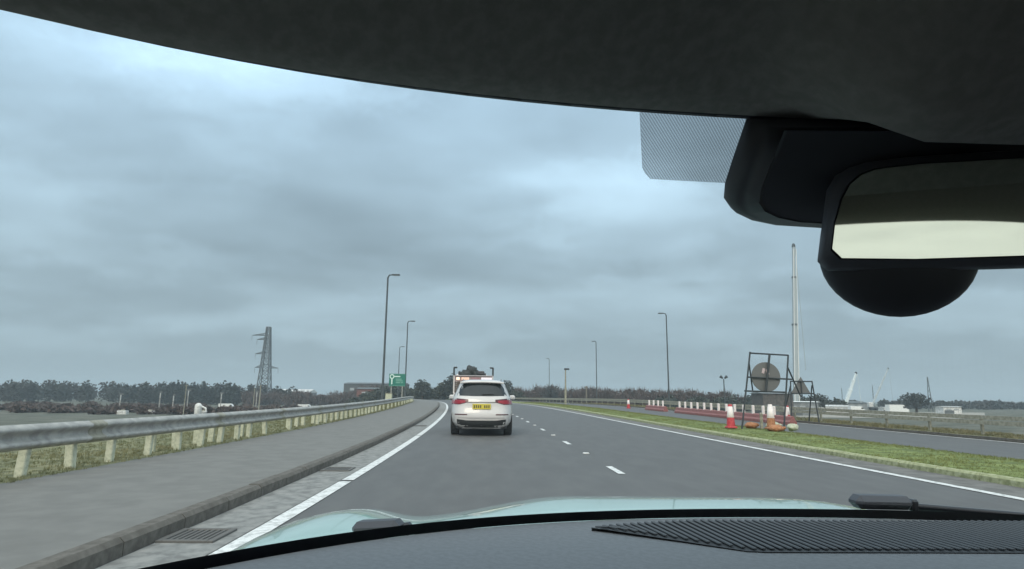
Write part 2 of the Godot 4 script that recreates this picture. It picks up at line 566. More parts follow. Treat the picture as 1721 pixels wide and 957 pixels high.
# ---------------------------------------------------------------- vegetation
func leafy(st: SurfaceTool, c: Vector3, r: Vector3, n: int, size: float, base: Color, vary: float, cone := 0.0) -> void:
	# leaf-clump faces spread through the volume of a crown; cone > 0 narrows it upwards
	for k in n:
		var e := Vector3(rng.randfn(0, 1), rng.randfn(0, 1), rng.randfn(0, 1)).normalized() * pow(rng.randf(), 0.45)
		var p := e * r
		if cone > 0.0:
			var t := clampf((e.y + 1.0) * 0.5, 0.0, 1.0)
			p.x *= lerpf(1.0, 0.12, t * cone) * 1.1; p.z *= lerpf(1.0, 0.12, t * cone) * 1.1
		var s := size * rng.randf_range(0.5, 1.2)
		var u := Vector3(rng.randfn(0, 1), rng.randfn(0, 0.6), rng.randfn(0, 1)).normalized()
		var w := u.cross(Vector3(rng.randfn(0, 1), rng.randfn(0, 1), rng.randfn(0, 1)).normalized()).normalized()
		var f := 1.0 + rng.randf_range(-vary, vary)
		st.set_color(Color(base.r * f, base.g * f, base.b * f))
		st.set_smooth_group(-1)
		var o := c + p
		st.add_vertex(o - u * s); st.add_vertex(o + w * s * 0.6); st.add_vertex(o + u * s)
		st.add_vertex(o - u * s); st.add_vertex(o + u * s); st.add_vertex(o - w * s * 0.55 + u * s * 0.2)
func twiggy(st: SurfaceTool, base: Vector3, h: float, spread: float, n: int, c: Color) -> void:
	# a bare bush: thin upright and arching twigs
	for k in n:
		var a := base + Vector3(rng.randfn(0, spread * 0.35), h * rng.randf_range(0.0, 0.45), rng.randfn(0, spread * 0.35))
		var b := a + Vector3(rng.randfn(0, spread * 0.5), h * rng.randf_range(0.25, 0.6), rng.randfn(0, spread * 0.5))
		var f := rng.randf_range(0.6, 1.35)
		st.set_color(Color(c.r * f, c.g * f, c.b * f)); st.set_smooth_group(-1)
		var side := Vector3(rng.randf_range(0.1, 0.28), 0, rng.randf_range(-0.2, 0.2))
		st.add_vertex(a - side * 0.5); st.add_vertex(b); st.add_vertex(a + side)
func wood(called: String, label: String, spots: Array, kind: String) -> void:
	# spots: [x, z, height, half width]
	var st := tool()
	for s in spots:
		var y := land(s[0], s[1])
		var h: float = s[2]
		var p := Vector3(s[0], y, s[1])
		if kind == "conifer":
			leafy(st, p + Vector3(0, h * 0.52, 0), Vector3(s[3], h * 0.5, s[3]), 190, 0.6, Color(0.022, 0.032, 0.029), 0.35, 0.8)
		elif kind == "mixed":
			leafy(st, p + Vector3(0, h * 0.5, 0), Vector3(s[3], h * 0.52, s[3]), 230, 0.62, Color(0.026, 0.034, 0.029).lerp(Color(0.040, 0.038, 0.032), rng.randf()), 0.35, 0.25)
		elif kind == "bare":
			twiggy(st, p, h, s[3], 170, Color(0.082, 0.057, 0.049))
			leafy(st, p + Vector3(0, h * 0.42, 0), Vector3(s[3], h * 0.45, s[3]), 130, 0.5, Color(0.070, 0.050, 0.043), 0.35)
		else:
			leafy(st, p + Vector3(0, h * 0.5, 0), Vector3(s[3], h * 0.5, s[3]), 190, 0.46, Color(0.036, 0.044, 0.030), 0.4)
	st.generate_normals()
	var o := place(called, st.commit(), M.leaf)
	tag(o, label, "trees")
	stuff(o)
func tree(at: Vector3, h: float, r: float, col: Color, label: String, n := 700) -> void:
	var t := thing("tree", at, label, "tree", "")
	var st := tool()
	tube(st, Vector3(0, -0.3, 0), Vector3(0.1, h * 0.45, 0), r * 0.09, r * 0.05, 7)
	for k in 6:
		var a := TAU * k / 6.0 + 0.4
		tube(st, Vector3(0.05, h * 0.28, 0), Vector3(cos(a) * r * 0.55, h * 0.62, sin(a) * r * 0.55), r * 0.04, r * 0.012, 5)
	put("trunk", st, M.bark, t)
	st = tool()
	for k in 9:
		var a := TAU * k / 9.0
		var rr := r * rng.randf_range(0.35, 0.6)
		leafy(st, Vector3(cos(a) * rr, h * rng.randf_range(0.45, 0.75), sin(a) * rr), Vector3(r * 0.5, h * 0.26, r * 0.5), n / 9, 0.34, col, 0.4)
	leafy(st, Vector3(0, h * 0.72, 0), Vector3(r * 0.6, h * 0.28, r * 0.6), n / 4, 0.34, col, 0.4)
	st.generate_normals()
	place("crown", st.commit(), M.leaf, t)
func tufts(called: String, label: String, lat0: float, lat1: float, d0: float, d1: float, n: int, h0: Callable, size: float, a: Color, b: Color) -> void:
	var st := tool()
	for k in 6:
		var u := Vector3(cos(k * 1.05), 0, sin(k * 1.05))
		var lean := Vector3(cos(k * 2.3 + 1.0), 0, sin(k * 2.3 + 1.0)) * rng.randf_range(0.15, 0.5)
		var root := Vector3(cos(k * 2.3), 0, sin(k * 2.3)) * 0.35
		st.set_color(Color.WHITE); st.set_smooth_group(-1)
		st.add_vertex(root - u * 0.09); st.add_vertex(root + lean + Vector3(0, rng.randf_range(0.6, 1.0), 0)); st.add_vertex(root + u * 0.09)
	st.generate_normals()
	var mm := MultiMesh.new()
	mm.transform_format = MultiMesh.TRANSFORM_3D
	mm.use_colors = true
	mm.mesh = st.commit()
	mm.instance_count = n
	var patch := FastNoiseLite.new(); patch.seed = 4; patch.frequency = 0.35
	for k in n:
		var d := d0 + (d1 - d0) * pow(rng.randf(), 1.9)
		var lat := rng.randf_range(lat0, lat1)
		var p := road(lat, d, h0.call(lat) - 0.005)
		var v := patch.get_noise_2d(p.x, p.z)
		var s := size * rng.randf_range(0.5, 1.2) * (1.0 + 0.6 * v) * (1.0 + d / 90.0)
		mm.set_instance_transform(k, Transform3D(Basis(Vector3.UP, rng.randf() * TAU).scaled(Vector3(s, s, s)), p))
		mm.set_instance_color(k, a.lerp(b, clampf(0.5 + v * 0.9 + rng.randf_range(-0.3, 0.3), 0, 1)))
	var o := MultiMeshInstance3D.new()
	o.name = numbered(called)
	o.multimesh = mm
	o.material_override = M.leaf
	add_child(o, true)
	tag(o, label, "grass")
	stuff(o)
func build_vegetation() -> void:
	tufts("grass", "rough olive grass growing under the left crash barrier", -8.6, -5.5, 3, 70, 14000, func(l): return lerpf(0.122, 0.02, clampf((-5.55 - l) / 4.05, 0, 1)), 0.052, Color(0.10, 0.115, 0.045), Color(0.22, 0.21, 0.11))
	tufts("grass", "short green grass of the central reserve between the kerb and the other road", 7.40, 10.32, 6, 80, 30000, func(l): return 0.10 + 0.05 * sin(PI * clampf((l - 7.44) / 2.9, 0, 1)) - 0.09 * smoothstep(9.5, 10.4, l), 0.036, Color(0.115, 0.138, 0.038), Color(0.200, 0.215, 0.072))
	tufts("grass", "dull brownish grass below the right hand crash barrier", 15.7, 18.5, 10, 80, 9000, func(l): return lerpf(0.07, 0.02, (l - 15.6) / 3.0), 0.085, Color(0.11, 0.11, 0.055), Color(0.20, 0.18, 0.10))
	# woods far to the left
	var sp := []
	for k in 230:
		var t := rng.randf()
		var z := -228.0 - rng.randf_range(0, 24)
		sp.append([lerpf(-330, -78, t), z, rng.randf_range(5.4, 7.8) + (1.2 if rng.randf() < 0.14 else 0.0), rng.randf_range(2.0, 3.2)])
	wood("woodland", "dark mixed wood along the left skyline behind the substation", sp, "mixed")
	sp = []
	for k in 60:
		sp.append([lerpf(-128, -80, rng.randf()), -222.0 - rng.randf_range(0, 8), rng.randf_range(5.4, 8.2), rng.randf_range(1.1, 1.8)])
	wood("conifer_belt", "dark pointed conifers in front of the wood left of the pylon", sp, "conifer")
	sp = []
	for k in 50:
		sp.append([lerpf(-86, -40, rng.randf()), -215.0 - rng.randf_range(0, 20), rng.randf_range(3.4, 6.0), rng.randf_range(1.8, 3.0)])
	wood("scrub", "brown bare scrub between the pylon and the green sign", sp, "bare")
	sp = []
	for k in 90:
		var z := -105.0 - rng.randf_range(0, 60)
		sp.append([lerpf(-0.75, -0.28, rng.randf()) * -z, z, rng.randf_range(0.7, 1.5), rng.randf_range(1.2, 2.6)])
	wood("bramble_patch", "low brown brambles scattered over the field behind the left barrier", sp, "bare")
	# trees where the road bends out of sight
	sp = []
	for k in 100:
		var x := lerpf(-36, 8, rng.randf())
		sp.append([x, -150.0 - rng.randf_range(0, 22) - maxf(0.0, -x - 10) * 0.5, rng.randf_range(2.6, 3.8) + (1.2 if absf(x + 10.0) < 2.5 else 0.0), rng.randf_range(1.4, 2.3)])
	wood("hedge", "dark green hedge behind the left bend of the road", sp, "green")
	sp = []
	for k in 130:
		var t := rng.randf()
		var x := lerpf(4, 62, t)
		sp.append([x, -176.0 - rng.randf_range(0, 14) + t * 20.0, rng.randf_range(5.0, 6.8) + (0.8 if absf(x - 16.0) < 3.0 else 0.0) - t * 0.6, rng.randf_range(1.5, 2.6)])
	wood("thicket", "brown leafless thicket across the middle of the horizon", sp, "bare")
	sp = []
	for k in 40:
		var t := rng.randf()
		sp.append([lerpf(40, 86, t), -150.0 - rng.randf_range(0, 14), rng.randf_range(2.8, 4.2), rng.randf_range(1.4, 2.4)])
	wood("bushes_belt", "low dull green bushes behind the red barriers", sp, "green")
	sp = []
	for k in 110:
		sp.append([lerpf(92, 330, rng.randf()), -235.0 - rng.randf_range(0, 20), rng.randf_range(2.6, 3.6), rng.randf_range(2.0, 3.0)])
	wood("far_hedge", "low dark hedge on the skyline beyond the cranes", sp, "mixed")
	tree(Vector3(103.2, land(103, -150), -150), 4.9, 3.9, Color(0.036, 0.044, 0.042), "broad dark tree standing alone behind the white van", 900)
	tree(Vector3(72.5, land(72.5, -138), -138), 4.6, 2.7, Color(0.040, 0.046, 0.040), "dark bush behind the triangular sign, at the foot of the tall crane", 600)
	tree(Vector3(16.2, land(16, -168), -168), 6.0, 3.2, Color(0.045, 0.046, 0.045), "rounded dark tree rising above the brown thicket", 700)
	tree(Vector3(3.6, land(3.6, -160), -160), 5.7, 2.6, Color(0.045, 0.050, 0.045), "dark tree just right of the white car's roof", 600)
	tree(Vector3(-9.0, land(-9, -150), -150), 6.4, 2.4, Color(0.04, 0.05, 0.045), "dark tree just left of the lorry", 600)
	tree(Vector3(-16.5, land(-16.5, -152), -152), 5.2, 2.4, Color(0.045, 0.055, 0.045), "bushy tree between the green sign and the lorry", 500)

# ---------------------------------------------------------------- crash barriers
func beam(st: SurfaceTool, lat: float, d0: float, d1: float, y: float, side: float) -> void:
	# two-wave steel beam, 0.31 m deep; side: which way the waves bulge
	var prof := []
	for q in [[0.0, 0.155], [0.012, 0.15], [0.03, 0.135], [0.08, 0.11], [0.085, 0.075], [0.03, 0.045], [0.008, 0.02], [0.008, -0.02], [0.03, -0.045], [0.085, -0.075], [0.08, -0.11], [0.03, -0.135], [0.0, -0.155]]:
		prof.append(Vector2(q[0] * side, q[1]))
	for back in [0, 1]:
		var rows := []
		for d in steps(d0, d1):
			var r := []
			for p in prof: r.append(road(lat + p.x - side * 0.006 * back, d, y + p.y))
			rows.append(r)
		grid(st, rows, Vector3(side * (1 if back == 0 else -1), 0, 0))
	for e in [0, prof.size() - 1]:
		var rows := []
		for d in steps(d0, d1):
			rows.append([road(lat + prof[e].x, d, y + prof[e].y), road(lat + prof[e].x - side * 0.006, d, y + prof[e].y)])
		grid(st, rows, Vector3(0, 1 if e == 0 else -1, 0))
func build_barriers() -> void:
	var b := thing("crash_barrier", Vector3.ZERO, "galvanised steel crash barrier on cream posts along the left pavement", "crash barrier")
	var st := tool()
	# the beam in bolted lengths
	var d := -12.0
	while d < 130.0:
		st = tool()
		beam(st, -5.74, d, minf(d + 4.26, 130.0), 0.605, 1.0)
		var rail := put("rail", st, M.galv, b)
		if d > 0.0:
			st = tool()
			beam(st, -5.734, d, d + 0.32, 0.605, 1.0)
			put("lap_joint", st, M.galv_dull, rail)
		d += 4.26
	var shape := tool()
	box(shape, Vector3(0, 0.27, 0), Vector3(0.105, 0.66, 0.10), 0.012)
	shape.generate_normals()
	var post_mesh := shape.commit()
	shape = tool()
	box(shape, Vector3(0, 0.14, 0), Vector3(0.12, 0.42, 0.09), 0.01)
	shape.generate_normals()
	var stub_mesh := shape.commit()
	for at in [2.2, 3.2, 4.2, 5.2, 6.2, 7.2, 8.2, 9.15, 10.05, 11.15, 12.2, 13.15, 14.1, 15.05, 15.8, 16.95, 19.1, 22.4, 23.6, 24.6, 25.5, 26.5, 27.4, 28.5, 29.6, 30.6, 31.6, 32.7, 33.8, 35.0, 36.4, 38.0, 40.0, 42.4, 45.0, 48.0, 51.0, 54.5, 58.0, 62.0, 66.5, 71.0, 76.0, 81.0, 87.0]:
		var o := place("post", post_mesh, M.post_cream, b)
		o.position = road(-5.82, at, 0.1)
		o.rotation.y = rng.randf_range(-0.2, 0.2); o.rotation.z = rng.randf_range(-0.10, 0.07); o.rotation.x = rng.randf_range(-0.05, 0.05)
	for at in [7.7, 9.6, 11.85, 12.75, 13.65, 14.35, 16.1, 20.0, 20.9, 21.7, 23.0, 24.1, 25.0, 26.0, 27.0, 28.0, 29.0]:
		var o := place("short_post", stub_mesh, M.post_cream, b)
		o.position = road(-6.12, at, 0.09)
		o.rotation.y = rng.randf_range(-0.15, 0.15); o.rotation.z = rng.randf_range(-0.05, 0.05)
	var r := thing("crash_barrier", Vector3.ZERO, "dull double-rail crash barrier along the far side of the opposite road", "crash barrier")
	d = 2.0
	while d < 140.0:
		for y in [0.635, 0.475]:
			st = tool()
			var rows := []
			var rows2 := []
			for dd in steps(d, minf(d + 14.0, 140.0)):
				var q := []
				for p in [[0.0, -0.066], [-0.08, -0.066], [-0.08, 0.066], [0.0, 0.066], [0.0, -0.066]]:
					q.append(road(16.3 + p[0], dd, y + p[1]))
				rows.append(q)
			grid(st, rows, Vector3(-1, 0, 0), false)
			put("rail", st, M.galv_dull, r)
		d += 14.0
	shape = tool()
	box(shape, Vector3(0, 0.31, 0), Vector3(0.08, 0.66, 0.08), 0.008)
	shape.generate_normals()
	var rp := shape.commit()
	d = 6.0
	while d < 110.0:
		var o := place("post", rp, M.galv_dull, r)
		o.position = road(16.37, d, 0.03)
		d += 2.4

# ---------------------------------------------------------------- lamps, signs on posts
func street_lamp(at: Vector3, h: float, arm: float, label: String, lean := 0.0) -> void:
	var t := thing("street_lamp", at, label, "street lamp", "street lamps along the dual carriageway")
	var st := tool()
	tube(st, Vector3(0, -0.3, 0), Vector3(lean * 0.15, 1.8, 0), 0.15, 0.15, 10)
	tube(st, Vector3(lean * 0.15, 1.8, 0), Vector3(lean, h - 0.25, 0), 0.105, 0.075, 10)
	put("column", st, M.lamp_steel, t)
	st = tool()
	var e := signf(arm)
	tube(st, Vector3(lean, h - 0.3, 0), Vector3(lean + e * 0.12, h - 0.03, 0), 0.075, 0.06, 8)
	tube(st, Vector3(lean + e * 0.1, h - 0.04, 0), Vector3(lean + arm, h, 0), 0.06, 0.05, 8)
	put("arm", st, M.lamp_steel, t)
	st = tool()
	box(st, Vector3(lean + arm + e * 0.28, h, 0), Vector3(0.75, 0.12, 0.32), 0.04)
	var head := put("lantern", st, M.lamp_steel, t)
	st = tool()
	box(st, Vector3(lean + arm + e * 0.30, h - 0.07, 0), Vector3(0.5, 0.025, 0.24), 0.008)
	put("lamp_glass", st, M.glass_lamp, head)
func build_lamps() -> void:
	street_lamp(Vector3(-9.75, land(-9.75, -57), -57), 12.27 - land(-9.75, -57), 0.45, "tallest street lamp, nearest on the left behind the crash barrier")
	street_lamp(Vector3(-12.5, land(-12.5, -92), -92), 12.14 - land(-12.5, -92), 0.45, "street lamp beside the green direction sign")
	street_lamp(Vector3(-20.3, land(-20.3, -138), -138), 11.93 - land(-20.3, -138), 0.4, "faint far street lamp standing above the green direction sign")
	street_lamp(Vector3(23.65, land(23.65, -83), -83), 12.62 - land(23.65, -83), -0.45, "nearest street lamp on the right, beyond the opposite road")
	street_lamp(Vector3(21.1, land(21.1, -125), -125), 12.51 - land(21.1, -125), -0.2, "street lamp rising from the brown thicket, second on the right")
	street_lamp(Vector3(16.7, land(16.7, -180), -180), 12.33 - land(16.7, -180), -0.2, "smallest farthest street lamp above the rounded dark tree")
	# short post with a sideways head on the central reserve
	var p := road(9.35, 60.0, 0.1)
	var t := thing("camera_post", p, "short grey post with a boxy head on the central reserve", "camera post")
	var st := tool()
	tube(st, Vector3(0, -0.2, 0), Vector3(0, 1.6, 0), 0.11, 0.11, 10)
	tube(st, Vector3(0, 1.6, 0), Vector3(0, 3.4, 0), 0.075, 0.06, 10)
	put("pole", st, M.galv_dull, t)
	st = tool()
	box(st, Vector3(0.12, 3.42, 0), Vector3(0.5, 0.16, 0.2), 0.03)
	put("camera_head", st, M.dark_steel, t)
	st = tool()
	box(st, Vector3(0, 0.02, 0), Vector3(0.5, 0.12, 0.5), 0.02)
	put("base", st, M.dark_steel, t)
	t = thing("wooden_post", Vector3(13.7, land(13.7, -90) + 0.16, -90), "thin brown wooden post in front of the thicket", "post")
	st = tool()
	tube(st, Vector3(0, -0.3, 0), Vector3(0, 2.5, 0), 0.12, 0.10, 8)
	put("pole", st, M.wood_pole, t)
	st = tool()
	box(st, Vector3(0, 2.35, 0.03), Vector3(0.55, 0.12, 0.12), 0.02)
	put("crosspiece", st, M.wood_pole, t)
	# floodlight post right of the reserve
	t = thing("floodlight_post", Vector3(30, land(30, -80), -80), "slim dark post topped by two small floodlights", "floodlight")
	var gy := land(30, -80)
	st = tool()
	tube(st, Vector3(0, -0.2, 0), Vector3(0, 3.75 - gy, 0), 0.10, 0.07, 8)
	put("pole", st, M.lamp_steel, t)
	for s in [-1.0, 1.0]:
		st = tool()
		lathe(st, Vector3(s * 0.13, 3.85 - gy, 0), Vector3(s * 0.75, 0.66, 0).normalized(), [[0.0, -0.05], [0.10, 0.0], [0.2, 0.4], [0.0, 0.38]], 10)
		put("lamp_head", st, M.dark_steel, t)
	# green direction sign
	t = thing("direction_sign", road(-7.8, 80, 0.0), "green direction sign with a white roundabout symbol on two posts", "road sign", "", 0.05)
	for s in [-0.72, 0.66]:
		st = tool()
		tube(st, Vector3(s, -0.6, 0.02 - 0.12), Vector3(s, 3.5, 0.02 - 0.12), 0.07, 0.07, 8)
		put("post", st, M.galv, t)
	st = tool()
	box(st, Vector3(0, 2.76, 0), Vector3(2.06, 1.56, 0.05), 0.012)
	var panel := put("panel", st, M.sign_green, t)
	st = tool()
	for k in 40:      # the roundabout ring
		var a0 := TAU * k / 40.0
		var a1 := TAU * (k + 1) / 40.0
		var c := Vector3(-0.67, 3.18, 0.031)
		quad(st, c + Vector3(cos(a0), sin(a0), 0) * 0.17, c + Vector3(cos(a0), sin(a0), 0) * 0.29, c + Vector3(cos(a1), sin(a1), 0) * 0.29, c + Vector3(cos(a1), sin(a1), 0) * 0.17, Vector3.BACK)
	box(st, Vector3(-0.02, 3.19, 0.03), Vector3(0.78, 0.14, 0.012), 0.003)
	box(st, Vector3(-0.67, 2.56, 0.03), Vector3(0.16, 0.70, 0.012), 0.003)
	put("roundabout_symbol", st, M.sign_white, panel)
	st = tool()
	for q in [[0.02, 2.86, 0.75], [0.12, 2.64, 0.9], [-0.05, 2.42, 0.55], [0.45, 2.42, 0.28]]:
		box(st, Vector3(q[0] + 0.15, q[1], 0.03), Vector3(q[2], 0.11, 0.010), 0.003)
	put("text_line", st, M.sign_pale, panel)
	st = tool()
	box(st, Vector3(0, 2.03, 0.03), Vector3(1.96, 0.035, 0.012)); box(st, Vector3(0, 3.49, 0.03), Vector3(1.96, 0.035, 0.012))
	put("border", st, M.sign_pale, panel)
	t = thing("cabinet", road(-8.55, 76, -0.02), "pale roadside cabinet at the foot of the green sign", "cabinet")
	st = tool()
	box(st, Vector3(0, 0.5, 0), Vector3(0.75, 1.1, 0.45), 0.03)
	put("body", st, M.post_cream, t)
	st = tool()
	box(st, Vector3(0, 1.08, 0), Vector3(0.83, 0.06, 0.53), 0.02)
	put("lid", st, M.galv_dull, t)

# ---------------------------------------------------------------- left background
func strut(st: SurfaceTool, a: Vector3, b: Vector3, r: float) -> void:
	tube(st, a, b, r, r, 4, false)
func build_left_background() -> void:
	# lattice pylon
	var base := Vector3(-82.0, land(-82, -230), -230)
	var t := thing("pylon", base, "lattice steel electricity pylon rising above the dark wood", "pylon")
	var top := 25.67 - base.y
	var st := tool()
	var half := func(y): return lerpf(2.5, 0.62, pow(clampf(y / top, 0, 1), 0.8))
	var levels := [0.0, 3.6, 6.8, 9.6, 12.2, 14.6, 16.8, 18.8, 20.6, 22.3, 23.9, 25.4, top]
	for i in levels.size() - 1:
		var y0: float = levels[i]
		var y1: float = levels[i + 1]
		var h0: float = half.call(y0)
		var h1: float = half.call(y1)
		var q0 := [Vector3(-h0, y0, -h0), Vector3(h0, y0, -h0), Vector3(h0, y0, h0), Vector3(-h0, y0, h0)]
		var q1 := [Vector3(-h1, y1, -h1), Vector3(h1, y1, -h1), Vector3(h1, y1, h1), Vector3(-h1, y1, h1)]
		for k in 4:
			strut(st, q0[k], q1[k], 0.2)
			strut(st, q0[k], q1[(k + 1) % 4], 0.11)
			strut(st, q0[(k + 1) % 4], q1[k], 0.11)
			strut(st, q1[k], q1[(k + 1) % 4], 0.11)
	put("tower", st, M.lattice, t)
	for a in [[21.05, -1.0, 3.0], [15.85, -1.0, 2.9], [10.76, 1.0, 3.1], [10.9, -1.0, 2.4], [22.6, -1.0, 5.0]]:
		var y: float = a[0] - base.y
		var h: float = half.call(y)
		st = tool()
		var tip := Vector3(a[1] * (h + a[2]), y, 0)
		for s in [-1.0, 1.0]:
			strut(st, Vector3(a[1] * h, y, s * h), tip, 0.11)
			strut(st, Vector3(a[1] * h, y + 0.75, s * h), tip, 0.08)
			strut(st, Vector3(a[1] * h, y + 0.75, s * h), Vector3(a[1] * (h + a[2] * 0.5), y, s * h * 0.5), 0.06)
		var arm := put("crossarm", st, M.lattice, t)
		st = tool()
		for k in 6: lathe(st, tip + Vector3(0, -0.3 - k * 0.28, 0), Vector3.UP, [[0.02, -0.14], [0.12, -0.05], [0.03, 0.05], [0.02, 0.14]], 7)
		put("insulator", st, M.lattice, arm)
	# plain poles in the field and the substation gear
	for q in [[-33.4, -70.0, 2.12, 0.06, "slim pale pole in the field nearest the left edge"], [-32.6, -90.0, 2.5, 0.10, "pale pole standing at the foot of the pylon"], [-47.5, -128.0, 2.6, 0.10, "faint grey pole right of the pylon, beyond the crash barrier"]]:
		var gy := land(q[0], q[1])
		t = thing("pole", Vector3(q[0], gy, q[1]), q[4], "pole")
		st = tool()
		tube(st, Vector3(0, -0.3, 0), Vector3(0.05, q[2] - gy, 0), q[3], q[3] * 0.7, 8)
		put("shaft", st, M.galv_dull, t)
		st = tool()
		box(st, Vector3(0.05, q[2] - gy - 0.05, 0), Vector3(0.22, 0.10, 0.18), 0.02)
		put("cap", st, M.galv_dull, t)
	var g80 := land(-36.4, -80)
	t = thing("storage_tank", Vector3(-36.4, g80, -80), "small white tank with a pipe elbow in the field behind the left barrier", "tank")
	st = tool()
	lathe(st, Vector3.ZERO, Vector3.UP, [[0.0, -0.2], [0.42, -0.2], [0.42, 1.75], [0.36, 1.95], [0.2, 2.08], [0.0, 2.12]], 18)
	put("shell", st, M.white_dirty, t)
	st = tool()
	tube(st, Vector3(0.3, 1.75, 0), Vector3(0.95, 1.45, 0), 0.12, 0.12, 8); tube(st, Vector3(0.95, 1.5, 0), Vector3(0.98, 1.0, 0), 0.11, 0.11, 8)
	put("pipe", st, M.white_dirty, t)
	var looks := ["leftmost", "second", "third", "fourth", "fifth", "rightmost"]
	var xs := [-72.5, -68.0, -65.2, -62.3, -55.6, -50.6]
	for k in 6:
		var x: float = xs[k]
		var z := -126.0 - (k % 3) * 6.0
		t = thing("insulator_post", Vector3(x, land(x, z), z), "%s of the small pale substation insulator posts in the left field" % looks[k], "insulator", "substation insulator posts")
		st = tool()
		var hh := 2.1 + 0.5 * ((k * 7) % 3)
		tube(st, Vector3(0, -0.2, 0), Vector3(0, hh, 0), 0.11, 0.10, 6)
		put("support", st, M.galv, t)
		st = tool()
		for j in 5: lathe(st, Vector3(0, hh + 0.1 + j * 0.2, 0), Vector3.UP, [[0.05, -0.1], [0.17, -0.03], [0.06, 0.06], [0.05, 0.1]], 8)
		put("insulator_discs", st, M.white_dirty, t)
		st = tool()
		box(st, Vector3(0.1, hh + 1.15, 0), Vector3(0.85 if k % 2 == 0 else 0.4, 0.09, 0.12), 0.02)
		put("terminal_bar", st, M.galv, t)
	var wall_looks := ["pale low concrete block at the far left behind the barrier", "pale low concrete block below the substation posts", "pale low concrete block nearest the slim pale pole"]
	var wx := [-61.5, -57.0, -48.2]
	for k in 3:
		t = thing("concrete_block", Vector3(wx[k], land(wx[k], -108), -108), wall_looks[k], "block", "concrete blocks in the field")
		st = tool()
		box(st, Vector3(0, 0.25, 0), Vector3(1.5 - 0.3 * k, 0.7, 0.9), 0.05)
		put("slab", st, M.white_dirty, t)
		st = tool()
		box(st, Vector3(0, 0.68, 0), Vector3(0.5, 0.2, 0.5), 0.04)
		put("lifting_lug", st, M.galv_dull, t)
	shed("warehouse", Vector3(-83.5, land(-84, -268), -268), Vector3(17, 4.6, 12), 1.4, "low grey warehouse with a pale roof right of the pylon", M.cladding, M.white_dirty, 5)
	shed("warehouse", Vector3(-47.0, land(-47, -262), -262), Vector3(24, 5.6, 16), 0.7, "long dark warehouse with a flat roof left of the tallest lamp", M.dark_clad, M.roof_grey, 7)
	shed("brick_shed", Vector3(-36.2, land(-36, -196), -196), Vector3(9, 3.0, 7), 0.5, "dull red brick shed below the tallest lamp", grainy(40, 3.0, 0.02, Color(0.12, 0.05, 0.045), Color(0.17, 0.075, 0.065), Color(0.21, 0.10, 0.085), 0.9, 256), M.roof_grey, 2)
	var spots := [[-57.5, -140.0, "small white van parked in the field beside the faint grey pole"], [-43.5, -150.0, "small white van parked in the field left of the brick shed"]]
	for s in spots: van(Vector3(s[0], land(s[0], s[1]), s[1]), s[2], 1.45)

func shed(called: String, at: Vector3, size: Vector3, pitch: float, label: String, wall: Material, roof: Material, n: int) -> void:
	var t := thing(called, at, label, "building")
	var st := tool()
	box(st, Vector3(0, size.y * 0.5 - 0.2, 0), Vector3(size.x, size.y + 0.4, size.z), 0.03)
	put("wall", st, wall, t)
	st = tool()
	var w := size.x * 0.5 + 0.3
	var e := size.z * 0.5 + 0.3
	var y := size.y
	var a := [Vector3(-w, y, e), Vector3(w, y, e), Vector3(w, y + pitch, 0), Vector3(-w, y + pitch, 0), Vector3(-w, y, -e), Vector3(w, y, -e)]
	quad(st, a[0], a[1], a[2], a[3], Vector3(0, 1, 1)); quad(st, a[4], a[5], a[2], a[3], Vector3(0, 1, -1))
	for k in [0, 1]:
		st.set_smooth_group(-1)
		tri(st, a[0 + k], a[4 + k], a[3 - k], Vector3(-1 if k == 0 else 1, 0, 0))
	quad(st, a[0], a[1], a[5], a[4], Vector3.DOWN)
	put("roof", st, roof, t)
	for k in n:
		st = tool()
		var x := lerpf(-size.x * 0.42, size.x * 0.42, (k + 0.5) / n)
		box(st, Vector3(x, size.y * 0.62, size.z * 0.5 + 0.03), Vector3(size.x * 0.5 / n, size.y * 0.18, 0.08), 0.01)
		put("window", st, M.glass_lamp, t)
	st = tool()
	box(st, Vector3(-size.x * 0.2, size.y * 0.25, size.z * 0.5 + 0.04), Vector3(2.2, size.y * 0.5, 0.1), 0.01)
	put("door", st, M.roof_grey, t)

func van(at: Vector3, label: String, scale_ := 1.0) -> void:
	var t := thing("van", at, label, "van")
	var s := scale_ / 2.0
	var st := tool()
	var rings := []
	for z in [-0.8, 0.8]:
		var r := []
		for q in [[-2.2, 0.35], [2.25, 0.35], [2.3, 0.95], [1.75, 1.15], [1.2, 1.9], [0.8, 2.0], [-2.2, 2.0]]: r.append(Vector3(q[0], q[1], z) * s * 1.05)
		rings.append(r)
	loft(st, rings, true, true, false)
	put("body", st, M.white, t)
	for z in [-0.81, 0.81]:
		st = tool()
		box(st, Vector3(1.25, 1.45, z) * s * 1.05, Vector3(0.65, 0.45, 0.03) * s, 0.0)
		put("window", st, M.black_plastic, t)
	for x in [-1.5, 1.5]:
		for z in [-0.7, 0.7]:
			st = tool()
			lathe(st, Vector3(x, 0.35, z) * s, Vector3(0, 0, 1), [[0.0, -0.1 * s], [0.34 * s, -0.1 * s], [0.34 * s, 0.12 * s], [0.0, 0.12 * s]], 12)
			put("wheel", st, M.rubber, t)

